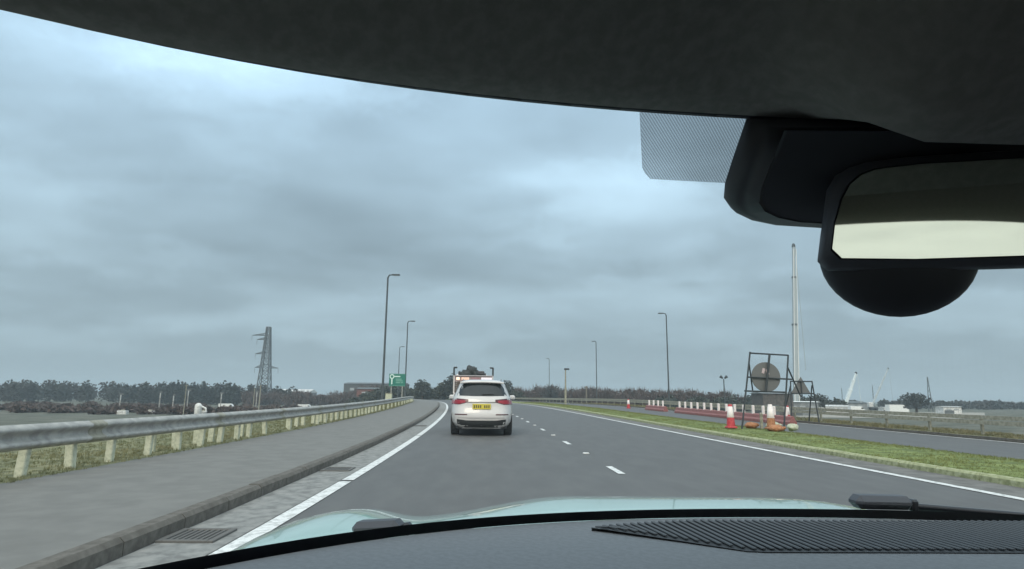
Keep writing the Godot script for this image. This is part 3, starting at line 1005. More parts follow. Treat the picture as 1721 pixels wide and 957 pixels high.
# ---------------------------------------------------------------- right background
func build_right_background() -> void:
	var boom_mat := flat(0.36, 0.41, 0.43, 0.5)
	crane("Tall", Vector3(73.6, land(73.6, -150), -150), Vector3(75.83, 39.64, -150), 0.50, boom_mat, "very tall telescopic crane with its pale boom almost upright", 3.0)
	crane("Mid", Vector3(97.0, land(97, -170), -170), Vector3(100.88, 8.67, -170), 0.42, flat(0.62, 0.7, 0.72, 0.5), "mobile crane with a short white boom leaning right", 1.2)
	crane("Far", Vector3(123.0, land(123, -200), -200), Vector3(129.5, 11.66, -200), 0.30, flat(0.42, 0.49, 0.52, 0.5), "faint far crane with a thin pale boom leaning right", 1.0)
	# thin masts beyond
	for q in [[128.1, -180.0, 8.3, 0.32, "dark tapering mast right of the broad dark tree"], [122.0, -215.0, 5.6, 0.11, "thin faint mast just right of the leaning cranes"], [133.0, -215.0, 6.8, 0.12, "thin faint mast between the leaning cranes and the dark tree"]]:
		var gy := land(q[0], q[1])
		var t := thing("mast", Vector3(q[0], gy, q[1]), q[4], "mast")
		var st := tool()
		var h: float = q[2] - gy
		for s in [-1.0, 1.0]:
			tube(st, Vector3(s * q[3] * 2.0, -0.2, 0), Vector3(s * 0.06, h, 0), q[3] * 0.5, q[3] * 0.3, 5)
		put("legs", st, M.lattice, t)
		st = tool()
		for k in 7:
			var y := h * k / 7.5
			var w: float = q[3] * 2.0 * (1.0 - y / h)
			tube(st, Vector3(-w, y, 0), Vector3(w * 0.9, y + h / 7.5, 0), 0.05, 0.05, 4)
		put("bracing", st, M.lattice, t)
	shed("white_shed", Vector3(81.0, land(81, -151), -151), Vector3(10.4, 1.45, 5), 0.35, "long low white site building right of the tall crane", M.white_dirty, M.white_dirty, 6)
	shed("dark_shed", Vector3(109.0, land(109, -195), -195), Vector3(14, 2.3, 8), 0.6, "long dark grey shed behind the short white crane boom", M.cladding, M.roof_grey, 5)
	van(Vector3(91.8, land(91.8, -140), -140), "white van parked in front of the broad dark tree", 1.9)
	shed("container", Vector3(96.0, land(96, -150), -150), Vector3(3.2, 1.3, 2.4), 0.08, "white container between the thin far crane and the white van", M.white_dirty, M.white, 1)
	shed("container", Vector3(110.5, land(110.5, -150), -150), Vector3(3.6, 1.5, 2.4), 0.08, "white container right of the broad dark tree", M.white, M.white_dirty, 1)
	van(Vector3(84.3, land(84.3, -143), -143), "white van parked below the thin far crane", 1.5)
	shed("cabin", Vector3(59.5, land(59.5, -120), -120), Vector3(6.2, 2.6, 2.6), 0.15, "pale site cabin with a white roof edge left of the round sign back", M.cladding, M.white, 3)
	shed("cabin", Vector3(104.5, land(104.5, -141), -141), Vector3(4.2, 1.6, 2.5), 0.1, "pale site cabin at the far right behind the barrier", M.white_dirty, M.white_dirty, 2)
	shed("brown_shed", Vector3(50.6, land(50.6, -112), -112), Vector3(5.4, 4.0, 5.0), 0.35, "dark brown flat-roofed shed behind the legs of the round sign", grainy(41, 3.0, 0.02, Color(0.06, 0.055, 0.05), Color(0.085, 0.075, 0.07), Color(0.11, 0.10, 0.09), 0.9, 256), M.cladding, 0)

func crane(_kind: String, at: Vector3, tip: Vector3, w: float, m: Material, label: String, deck: float) -> void:
	var t := thing("crane", at, label, "crane")
	var st := tool()
	# carrier with wheels and cab
	box(st, Vector3(0, 0.75, 0), Vector3(deck * 3.0, 0.5, 2.4), 0.08)
	put("carrier", st, M.cladding, t)
	st = tool()
	box(st, Vector3(-deck * 0.8, 1.75, 0.4), Vector3(1.4, 1.5, 1.4), 0.12)
	put("cab", st, M.white_dirty, t)
	for k in 4:
		st = tool()
		lathe(st, Vector3(-deck * 1.2 + k * deck * 0.8, 0.5, 1.15), Vector3.BACK, [[0.0, -0.15], [0.5, -0.15], [0.5, 0.15], [0.0, 0.15]], 14)
		put("wheel", st, M.rubber, t)
	# telescopic boom: tapering sections with collars
	var foot := Vector3(0, 1.6, 0)
	var end := tip - at
	var dir := (end - foot).normalized()
	var len_ := (end - foot).length()
	var n := 3
	for k in n:
		st = tool()
		var a: Vector3 = foot + dir * len_ * [0.0, 0.48, 0.79][k]
		var b: Vector3 = foot + dir * len_ * [0.5, 0.80, 1.0][k]
		var ww: float = w * [1.0, 0.82, 0.62][k]
		var side := dir.cross(Vector3.BACK).normalized()
		var basis := Basis(side, dir, side.cross(dir).normalized())
		box(st, (a + b) * 0.5, Vector3(ww * 2.0, (b - a).length(), ww * 1.8), 0.05, basis)
		var sec := put("boom_section", st, m, t)
		st = tool()
		box(st, b - dir * 0.25, Vector3(ww * 2.35, 0.5, ww * 2.1), 0.06, basis)
		put("collar", st, M.lattice if _kind == "Tall" else m, sec)
	if _kind == "Tall":
		for s in [-1.0, 1.0]:
			st = tool()
			tube(st, foot + Vector3(s * w * 1.12, 0, 0.6), end + Vector3(s * w * 0.7, -1.0, 0.5), 0.12, 0.09, 6)
			put("pendant_line", st, M.white, t)
	st = tool()
	ball(st, end, Vector3(w * 0.8, w * 1.2, w * 0.8), 6)
	put("boom_head", st, M.dark_steel, t)
	st = tool()
	var off := Vector3(w * 2.4, 0, 0.3)
	tube(st, end + Vector3(w * 0.5, -0.4, 0.3), Vector3(end.x - 0.2, lerpf(end.y, 0.0, 0.74), 0.3) + off * 0.6, w * 0.12, w * 0.14, 6)
	put("hoist_rope", st, m, t)
	st = tool()
	box(st, Vector3(end.x - 0.2, lerpf(end.y, 0.0, 0.75), 0.3) + off * 0.6, Vector3(w * 0.4, w * 0.8, w * 0.4), 0.05)
	put("hook_block", st, m, t)

# ---------------------------------------------------------------- roadworks on the reserve
func build_roadworks() -> void:
	# big temporary sign frame seen from behind: frame stands on the reserve
	var d := 21.2
	var o := Vector3(9.45, 0.16 + rise(d), -d)
	var t := thing("sign_frame", o, "large steel A-frame holding a round sign, seen from its grey back", "sign frame")
	var f := func(x, y, z): return Vector3(x - 9.45, y - o.y, z)
	var legs := [[Vector3(8.92, 2.78, 0), Vector3(8.42, 0.14, 0.15)], [Vector3(10.25, 2.69, 0), Vector3(9.85, 0.14, 0.15)]]
	for q in legs:
		var st := tool()
		tube(st, f.call(q[0].x, q[0].y, q[0].z), f.call(q[1].x, q[1].y, q[1].z), 0.030, 0.030, 8)
		put("leg", st, M.dark_steel, t)
	for q in [[Vector3(8.86, 2.42, 0), Vector3(9.06, 1.45, -0.3)], [Vector3(10.19, 2.30, 0), Vector3(10.78, 1.30, -0.4)]]:
		var st := tool()
		tube(st, f.call(q[0].x, q[0].y, q[0].z), f.call(q[1].x, q[1].y, q[1].z), 0.026, 0.026, 8)
		put("brace", st, M.dark_steel, t)
	for q in [[8.90, 2.74, 10.24, 2.68], [8.77, 1.92, 10.32, 1.86], [8.64, 1.45, 10.04, 1.42]]:
		var st := tool()
		tube(st, f.call(q[0], q[1], 0.02), f.call(q[2], q[3], 0.02), 0.028, 0.028, 8)
		put("crossbar", st, M.dark_steel, t)
	var st := tool()
	tube(st, f.call(9.58, 2.70, 0.04), f.call(9.36, 1.44, 0.06), 0.04, 0.04, 8)
	put("upright", st, M.dark_steel, t)
	st = tool()
	lathe(st, f.call(9.44, 1.93, -0.05), Vector3.BACK, [[0.0, -0.02], [0.50, -0.02], [0.51, 0.0], [0.50, 0.015], [0.0, 0.015]], 40, false)
	var disc := put("round_board", st, M.sign_back, t)
	st = tool()
	for q in [[9.36, 2.14, 0.3], [9.50, 2.10, -0.25]]:
		box(st, f.call(q[0], q[1], -0.028), Vector3(0.09, 0.18, 0.006), 0.002, Basis(Vector3.BACK, -q[2]))
	put("sticker", st, flat(0.55, 0.45, 0.47, 0.6), disc)
	# second frame with a triangular sign, farther off beyond the opposite road
	o = Vector3(14.5, rise(29) + 0.06, -29.0)
	t = thing("sign_frame", o, "small sign frame holding a triangular sign, seen from its grey back", "sign frame")
	st = tool()
	var tr := []
	for z in [-0.015, 0.015]:
		var r := []
		for q in [[14.54, 2.24], [14.94, 1.50], [14.04, 1.50]]: r.append(Vector3(q[0] - o.x, q[1] - o.y, z))
		tr.append(r)
	loft(st, tr, true, true, false)
	put("triangular_board", st, M.sign_back, t)
	for q in [[14.02, 2.02, 13.88, 0.0], [15.04, 2.05, 15.16, 0.0]]:
		st = tool()
		tube(st, Vector3(q[0] - o.x, q[1] - o.y, 0.05), Vector3(q[2] - o.x, -0.02, 0.2), 0.03, 0.03, 8)
		put("leg", st, M.dark_steel, t)
		st = tool()
		tube(st, Vector3(q[0] - o.x, q[1] - o.y - 0.2, 0.02), Vector3(q[2] - o.x, -0.02, -0.75), 0.03, 0.03, 8)
		put("leg", st, M.dark_steel, t)
	for y in [2.03, 1.47]:
		st = tool()
		tube(st, Vector3(14.0 - o.x, y - o.y, 0.05), Vector3(15.06 - o.x, y - o.y, 0.05), 0.03, 0.03, 8)
		put("crossbar", st, M.dark_steel, t)
	st = tool()
	tube(st, Vector3(14.52 - o.x, 2.03 - o.y, 0.05), Vector3(14.52 - o.x, 1.2 - o.y, 0.05), 0.03, 0.03, 8)
	put("upright", st, M.dark_steel, t)
	# cones
	var cone := make_cone("red and white striped traffic cone left of the large sign frame")
	cone.position = Vector3(8.12, 0.205, -21.2)
	var c2 := copy(cone, Vector3(9.05, 0.225, -20.2), "white-sleeved traffic cone with an orange sandbag round its foot")
	for part in c2.get_children():
		if part.name == "base": part.material_override = M.orange_bag
		if part.name == "tip": part.material_override = M.cone_white
	# sandbags and odds and ends about the frame
	sandbag(Vector3(9.0, 0.20, -21.6), 0.5, M.orange_bag, "orange sandbag on the left foot of the large sign frame", 1)
	sandbag(Vector3(9.05, 0.18, -19.88), 0.2, M.orange_bag, "orange sandbag lying against the white-sleeved cone", 2)
	sandbag(Vector3(10.1, 0.18, -20.9), 0.9, M.pale_bag, "pale sandbag lying alone right of the sign frame", 3)
	sandbag(Vector3(9.78, 0.2, -21.7), 0.2, M.pale_bag, "grey-green sandbag on the right foot of the large sign frame", 4)
	for q in [[9.28, "leftmost"], [9.62, "rightmost"]]:
		var s := thing("marker_stake", Vector3(q[0], 0.19, -21.45), "%s of the two grey stakes under the large sign frame" % q[1], "stake", "grey stakes under the sign frame")
		st = tool()
		box(st, Vector3(0, 0.22, 0), Vector3(0.09, 0.55, 0.07), 0.01)
		put("shaft", st, M.galv_dull, s)
		st = tool()
		lathe(st, Vector3(0, 0.49, 0), Vector3.UP, [[0.06, 0.0], [0.05, 0.03], [0.0, 0.05]], 10)
		put("cap", st, M.galv_dull, s)
	# water-filled red barriers with white uprights along the opposite road
	var unit := barrier_unit("red plastic barrier unit with white uprights, nearest of its row")
	var k := 0
	d = 28.4
	var words := ["nearest of its row", "second", "third", "fourth", "fifth", "sixth", "seventh", "eighth", "ninth", "tenth", "eleventh", "twelfth", "thirteenth", "fourteenth", "first after the gap", "second after the gap", "third after the gap", "farthest of its row"]
	while k < 18:
		var lat := 13.85 + 0.02 * k
		var b: Node3D = unit if k == 0 else copy(unit, Vector3.ZERO, "red plastic barrier unit with white uprights, %s" % (words[k] if k > 13 else words[k] + " from the sign frames"))
		b.position = road(lat, d, -0.012)
		b.rotation.y = heading(d) + 0.05 + rng.randf_range(-0.04, 0.04)
		d += 1.14
		if k == 13: d += 2.4
		k += 1
	cone_at(Vector3(road(15.0, 30.5, 0.0)), cone, "small red and white cone between the two sign frames")
	cone_at(Vector3(road(13.9, 55.0, -0.02)), cone, "small far cone at the left end of the red barrier row")

func cone_at(p: Vector3, src: Node3D, label: String) -> void:
	copy(src, p, label)
func make_cone(label: String) -> Node3D:
	var t := thing("traffic_cone", Vector3.ZERO, label, "traffic cone", "traffic cones at the roadworks")
	var st := tool()
	box(st, Vector3(0, 0.03, 0), Vector3(0.33, 0.06, 0.33), 0.02)
	lathe(st, Vector3.ZERO, Vector3.UP, [[0.142, 0.06], [0.115, 0.36]], 20)
	put("base", st, M.cone_red, t)
	st = tool()
	lathe(st, Vector3.ZERO, Vector3.UP, [[0.115, 0.355], [0.119, 0.36], [0.078, 0.72], [0.074, 0.72]], 20)
	put("reflective_sleeve", st, M.cone_white, t)
	st = tool()
	lathe(st, Vector3.ZERO, Vector3.UP, [[0.076, 0.71], [0.066, 0.78], [0.055, 0.79], [0.0, 0.79]], 20)
	put("tip", st, M.cone_red, t)
	return t
func sandbag(at: Vector3, turn: float, m: Material, label: String, s: int) -> void:
	var t := thing("sandbag", at, label, "sandbag", "", turn)
	var st := tool()
	ball(st, Vector3(0, 0.085, 0), Vector3(0.27, 0.12, 0.18), 9, 0.45, s)
	put("sack", st, m, t)
	st = tool()
	ball(st, Vector3(0.28, 0.1, 0), Vector3(0.08, 0.045, 0.07), 6, 0.4, s + 9)
	put("tied_neck", st, m, t)
func barrier_unit(label: String) -> Node3D:
	var t := thing("plastic_barrier", Vector3.ZERO, label, "barrier", "red plastic barriers along the opposite road")
	var st := tool()
	var rings := []
	for z in [-0.53, -0.48, 0.48, 0.53]:
		var k := 0.9 if absf(z) > 0.5 else 1.0
		var r := []
		for q in [[-0.2, 0.0], [0.2, 0.0], [0.2, 0.12], [0.12, 0.20], [0.10, 0.31], [-0.10, 0.31], [-0.12, 0.20], [-0.2, 0.12]]: r.append(Vector3(q[0] * k, q[1] * (k if q[1] > 0.25 else 1.0), z))
		rings.append(r)
	loft(st, rings, true, true, false)
	put("red_body", st, M.red_plastic, t)
	for z in [0.0]:
		st = tool()
		box(st, Vector3(0, 0.54, z), Vector3(0.12, 0.48, 0.12), 0.02)
		put("white_upright", st, M.cone_white, t)
	st = tool()
	tube(st, Vector3(0, 0.30, -0.52), Vector3(0, 0.30, 0.52), 0.085, 0.085, 8)
	put("top_roll", st, M.red_plastic, t)
	return t

# ---------------------------------------------------------------- the white car ahead
const LAYERS := [ # height, half width, rear end, front end
	[0.24, 0.78, -0.14, -4.40], [0.30, 0.86, -0.05, -4.55], [0.40, 0.925, -0.015, -4.63], [0.55, 0.945, 0.0, -4.66], [0.70, 0.948, -0.012, -4.66], [0.76, 0.944, -0.055, -4.63], [0.90, 0.940, -0.065, -4.50],
	[1.00, 0.925, -0.085, -4.25], [1.07, 0.905, -0.12, -3.55], [1.12, 0.885, -0.15, -3.38], [1.18, 0.855, -0.19, -3.25], [1.30, 0.805, -0.285, -2.98], [1.42, 0.752, -0.385, -2.70], [1.52, 0.700, -0.47, -2.42], [1.56, 0.675, -0.455, -2.28], [1.60, 0.635, -0.49, -2.10], [1.635, 0.55, -0.62, -1.95], [1.655, 0.40, -0.85, -1.80], [1.66, 0.0, -1.3, -1.5]]
func layer(y: float) -> Array:
	for i in LAYERS.size() - 1:
		if y <= LAYERS[i + 1][0]:
			var t: float = clampf((y - LAYERS[i][0]) / (LAYERS[i + 1][0] - LAYERS[i][0]), 0, 1)
			return [lerpf(LAYERS[i][1], LAYERS[i + 1][1], t), lerpf(LAYERS[i][2], LAYERS[i + 1][2], t), lerpf(LAYERS[i][3], LAYERS[i + 1][3], t)]
	return [0.0, -1.3, -1.5]
func squared(c: float, n: float) -> float:
	return signf(c) * pow(absf(c), 2.0 / n)
func tail(x: float, y: float, out := 0.006) -> Vector3:
	# the point of the rear face at width x and height y, pushed out a little
	var l := layer(y)
	var hl: float = (l[1] - l[2]) * 0.5
	var n := 5.4
	var k := pow(clampf(1.0 - pow(minf(absf(x) / l[0], 1.0), n), 0.0, 1.0), 1.0 / n)
	return Vector3(x + signf(x) * (out if k < 0.8 else 0.0), y, l[2] + hl + hl * k - (1.0 - sqrt(maxf(0.0, 1.0 - pow(minf(absf(x) / l[0], 0.999), 2.0)))) * 0.10 + out)
func patch(called: String, xs: Array, lo: Callable, hi: Callable, m: Material, parent: Node, out := 0.006, ny := 4) -> MeshInstance3D:
	var rows := []
	for x in xs:
		var r := []
		for j in ny + 1: r.append(tail(x, lerpf(lo.call(x), hi.call(x), float(j) / ny), out))
		rows.append(r)
	var st := tool()
	grid(st, rows, Vector3.BACK)
	return put(called, st, m, parent)
func span(a: float, b: float, n: int) -> Array:
	var r := []
	for k in n + 1: r.append(lerpf(a, b, float(k) / n))
	return r
func build_suv() -> void:
	var white := flat(0.55, 0.54, 0.535, 0.35)
	white.clearcoat_enabled = true; white.clearcoat = 0.8; white.clearcoat_roughness = 0.08
	var glass := flat(0.012, 0.016, 0.018, 0.06)
	var lens := flat(0.28, 0.012, 0.025, 0.18)
	var lens_dark := flat(0.07, 0.008, 0.016, 0.2)
	var chrome := flat(0.45, 0.46, 0.47, 0.25, 0.9)
	var t := thing("white_car", Vector3(-0.265, rise(18.6) + 0.002, -18.55), "white sport utility car driving ahead in the left lane", "car", "", heading(19) * 0.5)
	var n := 44
	var rings := []
	for l in LAYERS:
		var r := []
		var hw: float = maxf(l[1], 0.01)
		var zc: float = (l[2] + l[3]) * 0.5
		var hl: float = (l[2] - l[3]) * 0.5
		for k in n:
			var a := TAU * k / n
			var x := squared(cos(a), 5.4)
			var z := squared(sin(a), 5.4)
			var bow := (1.0 - sqrt(maxf(0.0, 1.0 - pow(minf(absf(x), 0.999), 2.0)))) * 0.10 * maxf(z, 0.0)
			r.append(Vector3(x * hw, l[0], zc + hl * z - bow))
		rings.append(r)
	var st := tool()
	loft(st, rings, true, false)
	var body := put("body", st, white, t)
	# rear window, wiper, spoiler
	var wx := span(-0.74, 0.74, 16)
	patch("rear_window", wx, func(x): return 1.155 + 0.012 * absf(x), func(x): return 1.535 - 0.02 * absf(x) - maxf(0.0, absf(x) - 0.60) * 2.2, glass, t, 0.008, 6)
	st = tool()
	tube(st, tail(0.0, 1.20, 0.03), tail(0.36, 1.215, 0.03), 0.012, 0.008, 6)
	put("rear_wiper", st, M.black_plastic, t)
	st = tool()
	var rows := []
	for x in span(-0.66, 0.66, 12):
		rows.append([Vector3(x, 1.60 - 0.04 * x * x, -0.62), Vector3(x, 1.588 - 0.05 * x * x, -0.40 - 0.08 * x * x), Vector3(x, 1.556 - 0.05 * x * x, -0.395 - 0.08 * x * x), Vector3(x, 1.545 - 0.05 * x * x, -0.44)])
	grid(st, rows, Vector3(0, 0.7, 0.7))
	put("spoiler", st, white, t)
	# lights
	for s in [-1.0, 1.0]:
		var lx := []
		for x in [0.40, 0.48, 0.57, 0.66, 0.74, 0.80, 0.85, 0.89, 0.915]: lx.append(s * x)
		var tl := patch("tail_light", lx, func(x): return 0.905 + 0.065 * clampf((0.66 - absf(x)) / 0.24, 0, 1), func(x): return 1.055 + 0.035 * clampf((absf(x) - 0.42) / 0.4, 0, 1), lens_dark, t, 0.010, 4)
		patch("light_strip", lx.slice(1), func(x): return 0.925 + 0.055 * clampf((0.66 - absf(x)) / 0.24, 0, 1), func(x): return 1.02 + 0.03 * clampf((absf(x) - 0.42) / 0.4, 0, 1), lens, tl, 0.016, 2)
		var rx := []
		for x in [0.42, 0.55, 0.68, 0.78, 0.86]: rx.append(s * x)
		patch("reflector", rx, func(_x): return 0.605, func(_x): return 0.635, lens_dark, t, 0.012, 1)
		# door mirrors and roof rails
		st = tool()
		box(st, Vector3(s * 1.02, 1.12, -2.95), Vector3(0.2, 0.15, 0.12), 0.04)
		put("door_mirror", st, white, t)
		st = tool()
		tube(st, Vector3(s * 0.58, 1.66, -0.75), Vector3(s * 0.62, 1.665, -2.1), 0.018, 0.018, 6); tube(st, Vector3(s * 0.58, 1.66, -0.75), Vector3(s * 0.57, 1.60, -0.66), 0.018, 0.018, 6); tube(st, Vector3(s * 0.62, 1.665, -2.1), Vector3(s * 0.61, 1.60, -2.2), 0.018, 0.018, 6)
		put("roof_rail", st, chrome, t)
		# side windows
		st = tool()
		var side := []
		for z in span(-0.75, -2.95, 14):
			var r := []
			for j in 5:
				var y: float = lerpf(1.15, minf(1.48, 1.15 + (2.98 + z) * 0.72), j / 4.0)
				var l := layer(y)
				var zc: float = (l[1] + l[2]) * 0.5
				var hl: float = (l[1] - l[2]) * 0.5
				var k := pow(clampf(1.0 - pow(minf(absf((z - zc) / hl), 1.0), 5.4), 0.0, 1.0), 1.0 / 5.4)
				r.append(Vector3(s * (l[0] * k + 0.006), y, z))
			side.append(r)
		grid(st, side, Vector3(s, 0, 0))
		put("side_window", st, glass, t)
	patch("tailgate_trim", span(-0.42, 0.42, 8), func(_x): return 0.962, func(_x): return 0.985, flat(0.16, 0.15, 0.15, 0.35), t, 0.012, 1)
	# number plate with its illegible dark characters
	st = tool()
	var pc := tail(0.0, 0.85, 0.018)
	box(st, pc, Vector3(0.54, 0.155, 0.014), 0.004)
	var plate := put("number_plate", st, flat(0.60, 0.50, 0.06, 0.5), t)
	st = tool()
	for k in 8:
		if k == 4: continue
		box(st, pc + Vector3(-0.215 + k * 0.061, 0.0, 0.0085), Vector3(0.036, 0.08, 0.003))
	put("characters", st, flat(0.09, 0.08, 0.04, 0.6), plate)
	# lower bumper, diffuser, underside
	patch("bumper_crease", span(-0.80, 0.80, 12), func(_x): return 0.515, func(_x): return 0.535, flat(0.42, 0.40, 0.40, 0.4), t, 0.010, 1)
	patch("valance", span(-0.82, 0.82, 14), func(x): return 0.242 if absf(x) < 0.7 else 0.29, func(x): return 0.45 + 0.03 * smoothstep(0.4, 0.7, absf(x)), M.black_plastic, t, 0.010, 3)
	st = tool()
	box(st, tail(0, 0.255, 0.0) + Vector3(0, -0.025, -0.01), Vector3(1.15, 0.03, 0.05), 0.012)
	put("diffuser_strip", st, chrome, t)
	st = tool()
	box(st, Vector3(0, 0.24, -2.3), Vector3(1.5, 0.10, 4.0), 0.03)
	put("underside", st, M.black_plastic, t)
	for q in [[-0.80, -0.92], [0.80, -0.92], [-0.80, -3.74], [0.80, -3.74]]:
		st = tool()
		var ax := Vector3(signf(q[0]), 0, 0)
		lathe(st, Vector3(q[0], 0.362, q[1]), ax, [[0.22, -0.12], [0.34, -0.12], [0.362, -0.09], [0.362, 0.09], [0.34, 0.12], [0.24, 0.13], [0.22, 0.10]], 28)
		var w := put("tyre", st, M.rubber, t)
		st = tool()
		lathe(st, Vector3(q[0], 0.362, q[1]), ax, [[0.235, 0.10], [0.2, 0.06], [0.05, 0.09], [0.0, 0.10]], 20)
		put("rim", st, chrome, w)

# ---------------------------------------------------------------- the lorry in front of it
func build_truck() -> void:
	var white := flat(0.62, 0.58, 0.57, 0.5)
	var dark := flat(0.03, 0.036, 0.038, 0.7)
	var brown := grainy(30, 0.9, 0.02, Color(0.07, 0.055, 0.045), Color(0.115, 0.09, 0.075), Color(0.15, 0.12, 0.10), 0.9, 256)
	var d := 40.0
	var t := thing("lorry", Vector3(-1.13, rise(d) + 0.004, -d), "flatbed lorry with corner stakes and lit beacons ahead of the white car", "lorry", "", heading(d))
	var st := tool()
	box(st, Vector3(0, 0.85, -3.6), Vector3(1.0, 0.25, 7.0), 0.03)
	put("chassis", st, dark, t)
	st = tool()
	box(st, Vector3(0, 1.10, -3.1), Vector3(2.5, 0.14, 6.0), 0.02)
	put("deck", st, brown, t)
	# rear frame: two posts and a header that carries the lamps
	for s in [-1.0, 1.0]:
		st = tool()
		box(st, Vector3(s * 1.23, 1.72, -0.06), Vector3(0.09, 1.12, 0.12), 0.015)
		put("rear_post", st, white, t)
		st = tool()
		box(st, Vector3(s * 1.20, 1.30, -3.1), Vector3(0.06, 0.3, 5.8), 0.01)
		put("side_board", st, white, t)
		st = tool()
		tube(st, Vector3(s * 1.24, 2.30, -0.06), Vector3(s * 1.24, 2.80, -0.06), 0.055, 0.055, 8)
		tube(st, Vector3(s * 1.27, 2.79, -0.06), Vector3(s * 1.04, 2.80, -0.06), 0.055, 0.05, 8)
		put("corner_stake", st, dark, t)
		st = tool()
		lathe(st, Vector3(s * 1.02, 0.48, -1.3), Vector3(s, 0, 0), [[0.2, -0.2], [0.46, -0.2], [0.48, -0.16], [0.48, 0.12], [0.46, 0.16], [0.2, 0.14]], 24)
		put("rear_wheel", st, M.rubber, t)
		st = tool()
		lathe(st, Vector3(s * 1.02, 0.48, -6.2), Vector3(s, 0, 0), [[0.2, -0.16], [0.46, -0.16], [0.48, -0.12], [0.48, 0.12], [0.46, 0.16], [0.2, 0.14]], 24)
		put("front_wheel", st, M.rubber, t)
		st = tool()
		box(st, Vector3(s * 0.95, 0.82, 0.0), Vector3(0.42, 0.14, 0.06), 0.015)
		put("tail_lamp", st, flat(0.35, 0.02, 0.03, 0.3), t)
	st = tool()
	box(st, Vector3(0, 2.28, -0.06), Vector3(2.56, 0.07, 0.14), 0.02)
	put("header", st, flat(0.36, 0.33, 0.34, 0.5), t)
	st = tool()
	box(st, Vector3(0, 2.08, -0.09), Vector3(2.38, 0.33, 0.04), 0.01)
	var board := put("lamp_board", st, flat(0.34, 0.25, 0.24, 0.6), t)
	# beacons that are lit in the photograph
	for q in [[-0.98, 0.22, Color(1.0, 0.90, 0.78), 1.5], [-0.52, 0.50, Color(1.0, 0.74, 0.58), 0.75], [0.86, 0.74, Color(0.90, 0.92, 1.0), 0.9]]:
		st = tool()
		box(st, Vector3(q[0], 2.10, -0.05), Vector3(q[1], 0.17, 0.05), 0.03)
		var m := flat(0.6, 0.5, 0.45, 0.3)
		m.emission_enabled = true; m.emission = q[2]; m.emission_energy_multiplier = q[3] * 0.7
		put("beacon_lamp", st, m, board)
	st = tool()
	box(st, Vector3(0.13, 2.10, -0.055), Vector3(0.52, 0.17, 0.04), 0.02)
	put("red_panel", st, flat(0.36, 0.20, 0.22, 0.5), board)
	# slatted tail gate and bumper
	for k in 6:
		st = tool()
		box(st, Vector3(0, 1.27 + k * 0.115, -0.12), Vector3(2.36, 0.10, 0.04), 0.008)
		put("gate_slat", st, brown, t)
	st = tool()
	box(st, Vector3(0, 1.12, -0.02), Vector3(2.5, 0.18, 0.10), 0.02)
	put("tail_board", st, white, t)
	st = tool()
	box(st, Vector3(0, 0.55, -0.1), Vector3(2.3, 0.12, 0.10), 0.02)
	put("bumper", st, dark, t)
	st = tool()
	box(st, Vector3(0, 1.65, -6.5), Vector3(2.3, 1.9, 1.7), 0.12)
	var cab := put("cab", st, white, t)
	st = tool()
	box(st, Vector3(0, 2.0, -7.34), Vector3(1.9, 0.7, 0.06), 0.03)
	put("windscreen", st, M.black_plastic, cab)
	# load: dark machinery on the deck, each lump its own thing on the lorry
	var l := thing("machine_load", Vector3(-1.25, rise(d) + 1.18, -d - 1.6), "dark bulky machinery loaded on the lorry deck", "machinery")
	st = tool()
	box(st, Vector3(0, 0.6, 0), Vector3(1.9, 1.2, 1.5), 0.08)
	put("housing", st, dark, l)
	st = tool()
	ball(st, Vector3(-0.10, 1.36, 0), Vector3(0.40, 0.46, 0.4), 10, 0.7, 3)
	ball(st, Vector3(0.2, 1.27, 0.1), Vector3(0.3, 0.25, 0.3), 8, 0.7, 8)
	ball(st, Vector3(-0.42, 1.28, 0.1), Vector3(0.45, 0.24, 0.4), 8, 0.6, 5)
	put("drum", st, dark, l)
	st = tool()
	box(st, Vector3(0.55, 1.34, 0), Vector3(0.5, 0.26, 0.5), 0.06)
	box(st, Vector3(-0.85, 1.32, 0), Vector3(0.16, 0.28, 0.3), 0.04)
	tube(st, Vector3(-0.9, 1.26, 0), Vector3(0.9, 1.26, 0), 0.08, 0.08, 8)
	put("pipework", st, flat(0.06, 0.055, 0.065, 0.7), l)

# ---------------------------------------------------------------- the car one sits in
const MID := 0.38
func cp(x: float, y: float, z: float) -> Vector3:   # from eye-relative to the car's own axes
	return Vector3(x - MID, y + EYE, z)
func head_z(x: float) -> float:
	var q := x - MID
	return -0.475 + 0.16 * q * q + 0.25 * pow(q, 4.0)
func base_z(x: float) -> float:
	var q := x - 0.45
	return -0.98 + 0.3 * q * q + 0.43 * pow(q, 4.0)
func screen(x: float, t: float, off := 0.0) -> Vector3:
	# a point of the windscreen, t = 0 at its base, 1 at the header; off towards the cabin
	var a := Vector3(x, -0.16, base_z(x))
	var b := Vector3(x, 0.235, head_z(x))
	var p := a.lerp(b, t) + Vector3(0, 0.012, -0.012) * sin(PI * t)
	return cp(p.x, p.y, p.z) + Vector3(0, -0.79, 0.61) * off
func screen_t(y: float) -> float:
	return (y + 0.16) / 0.395
func bonnet_y(x: float, z: float) -> float:
	var k := -z - 1.0
	var y := -0.170 - 0.050 * k - 0.120 * k * k
	var q := x - MID
	# crown, the valley beside it and the raised wing
	y -= 0.046 * smoothstep(0.2, 0.56, absf(q))
	y += 0.017 * exp(-pow((absf(q) - 0.665) / 0.07, 2.0))
	y -= 0.16 * smoothstep(0.73, 0.90, absf(q))
	return y
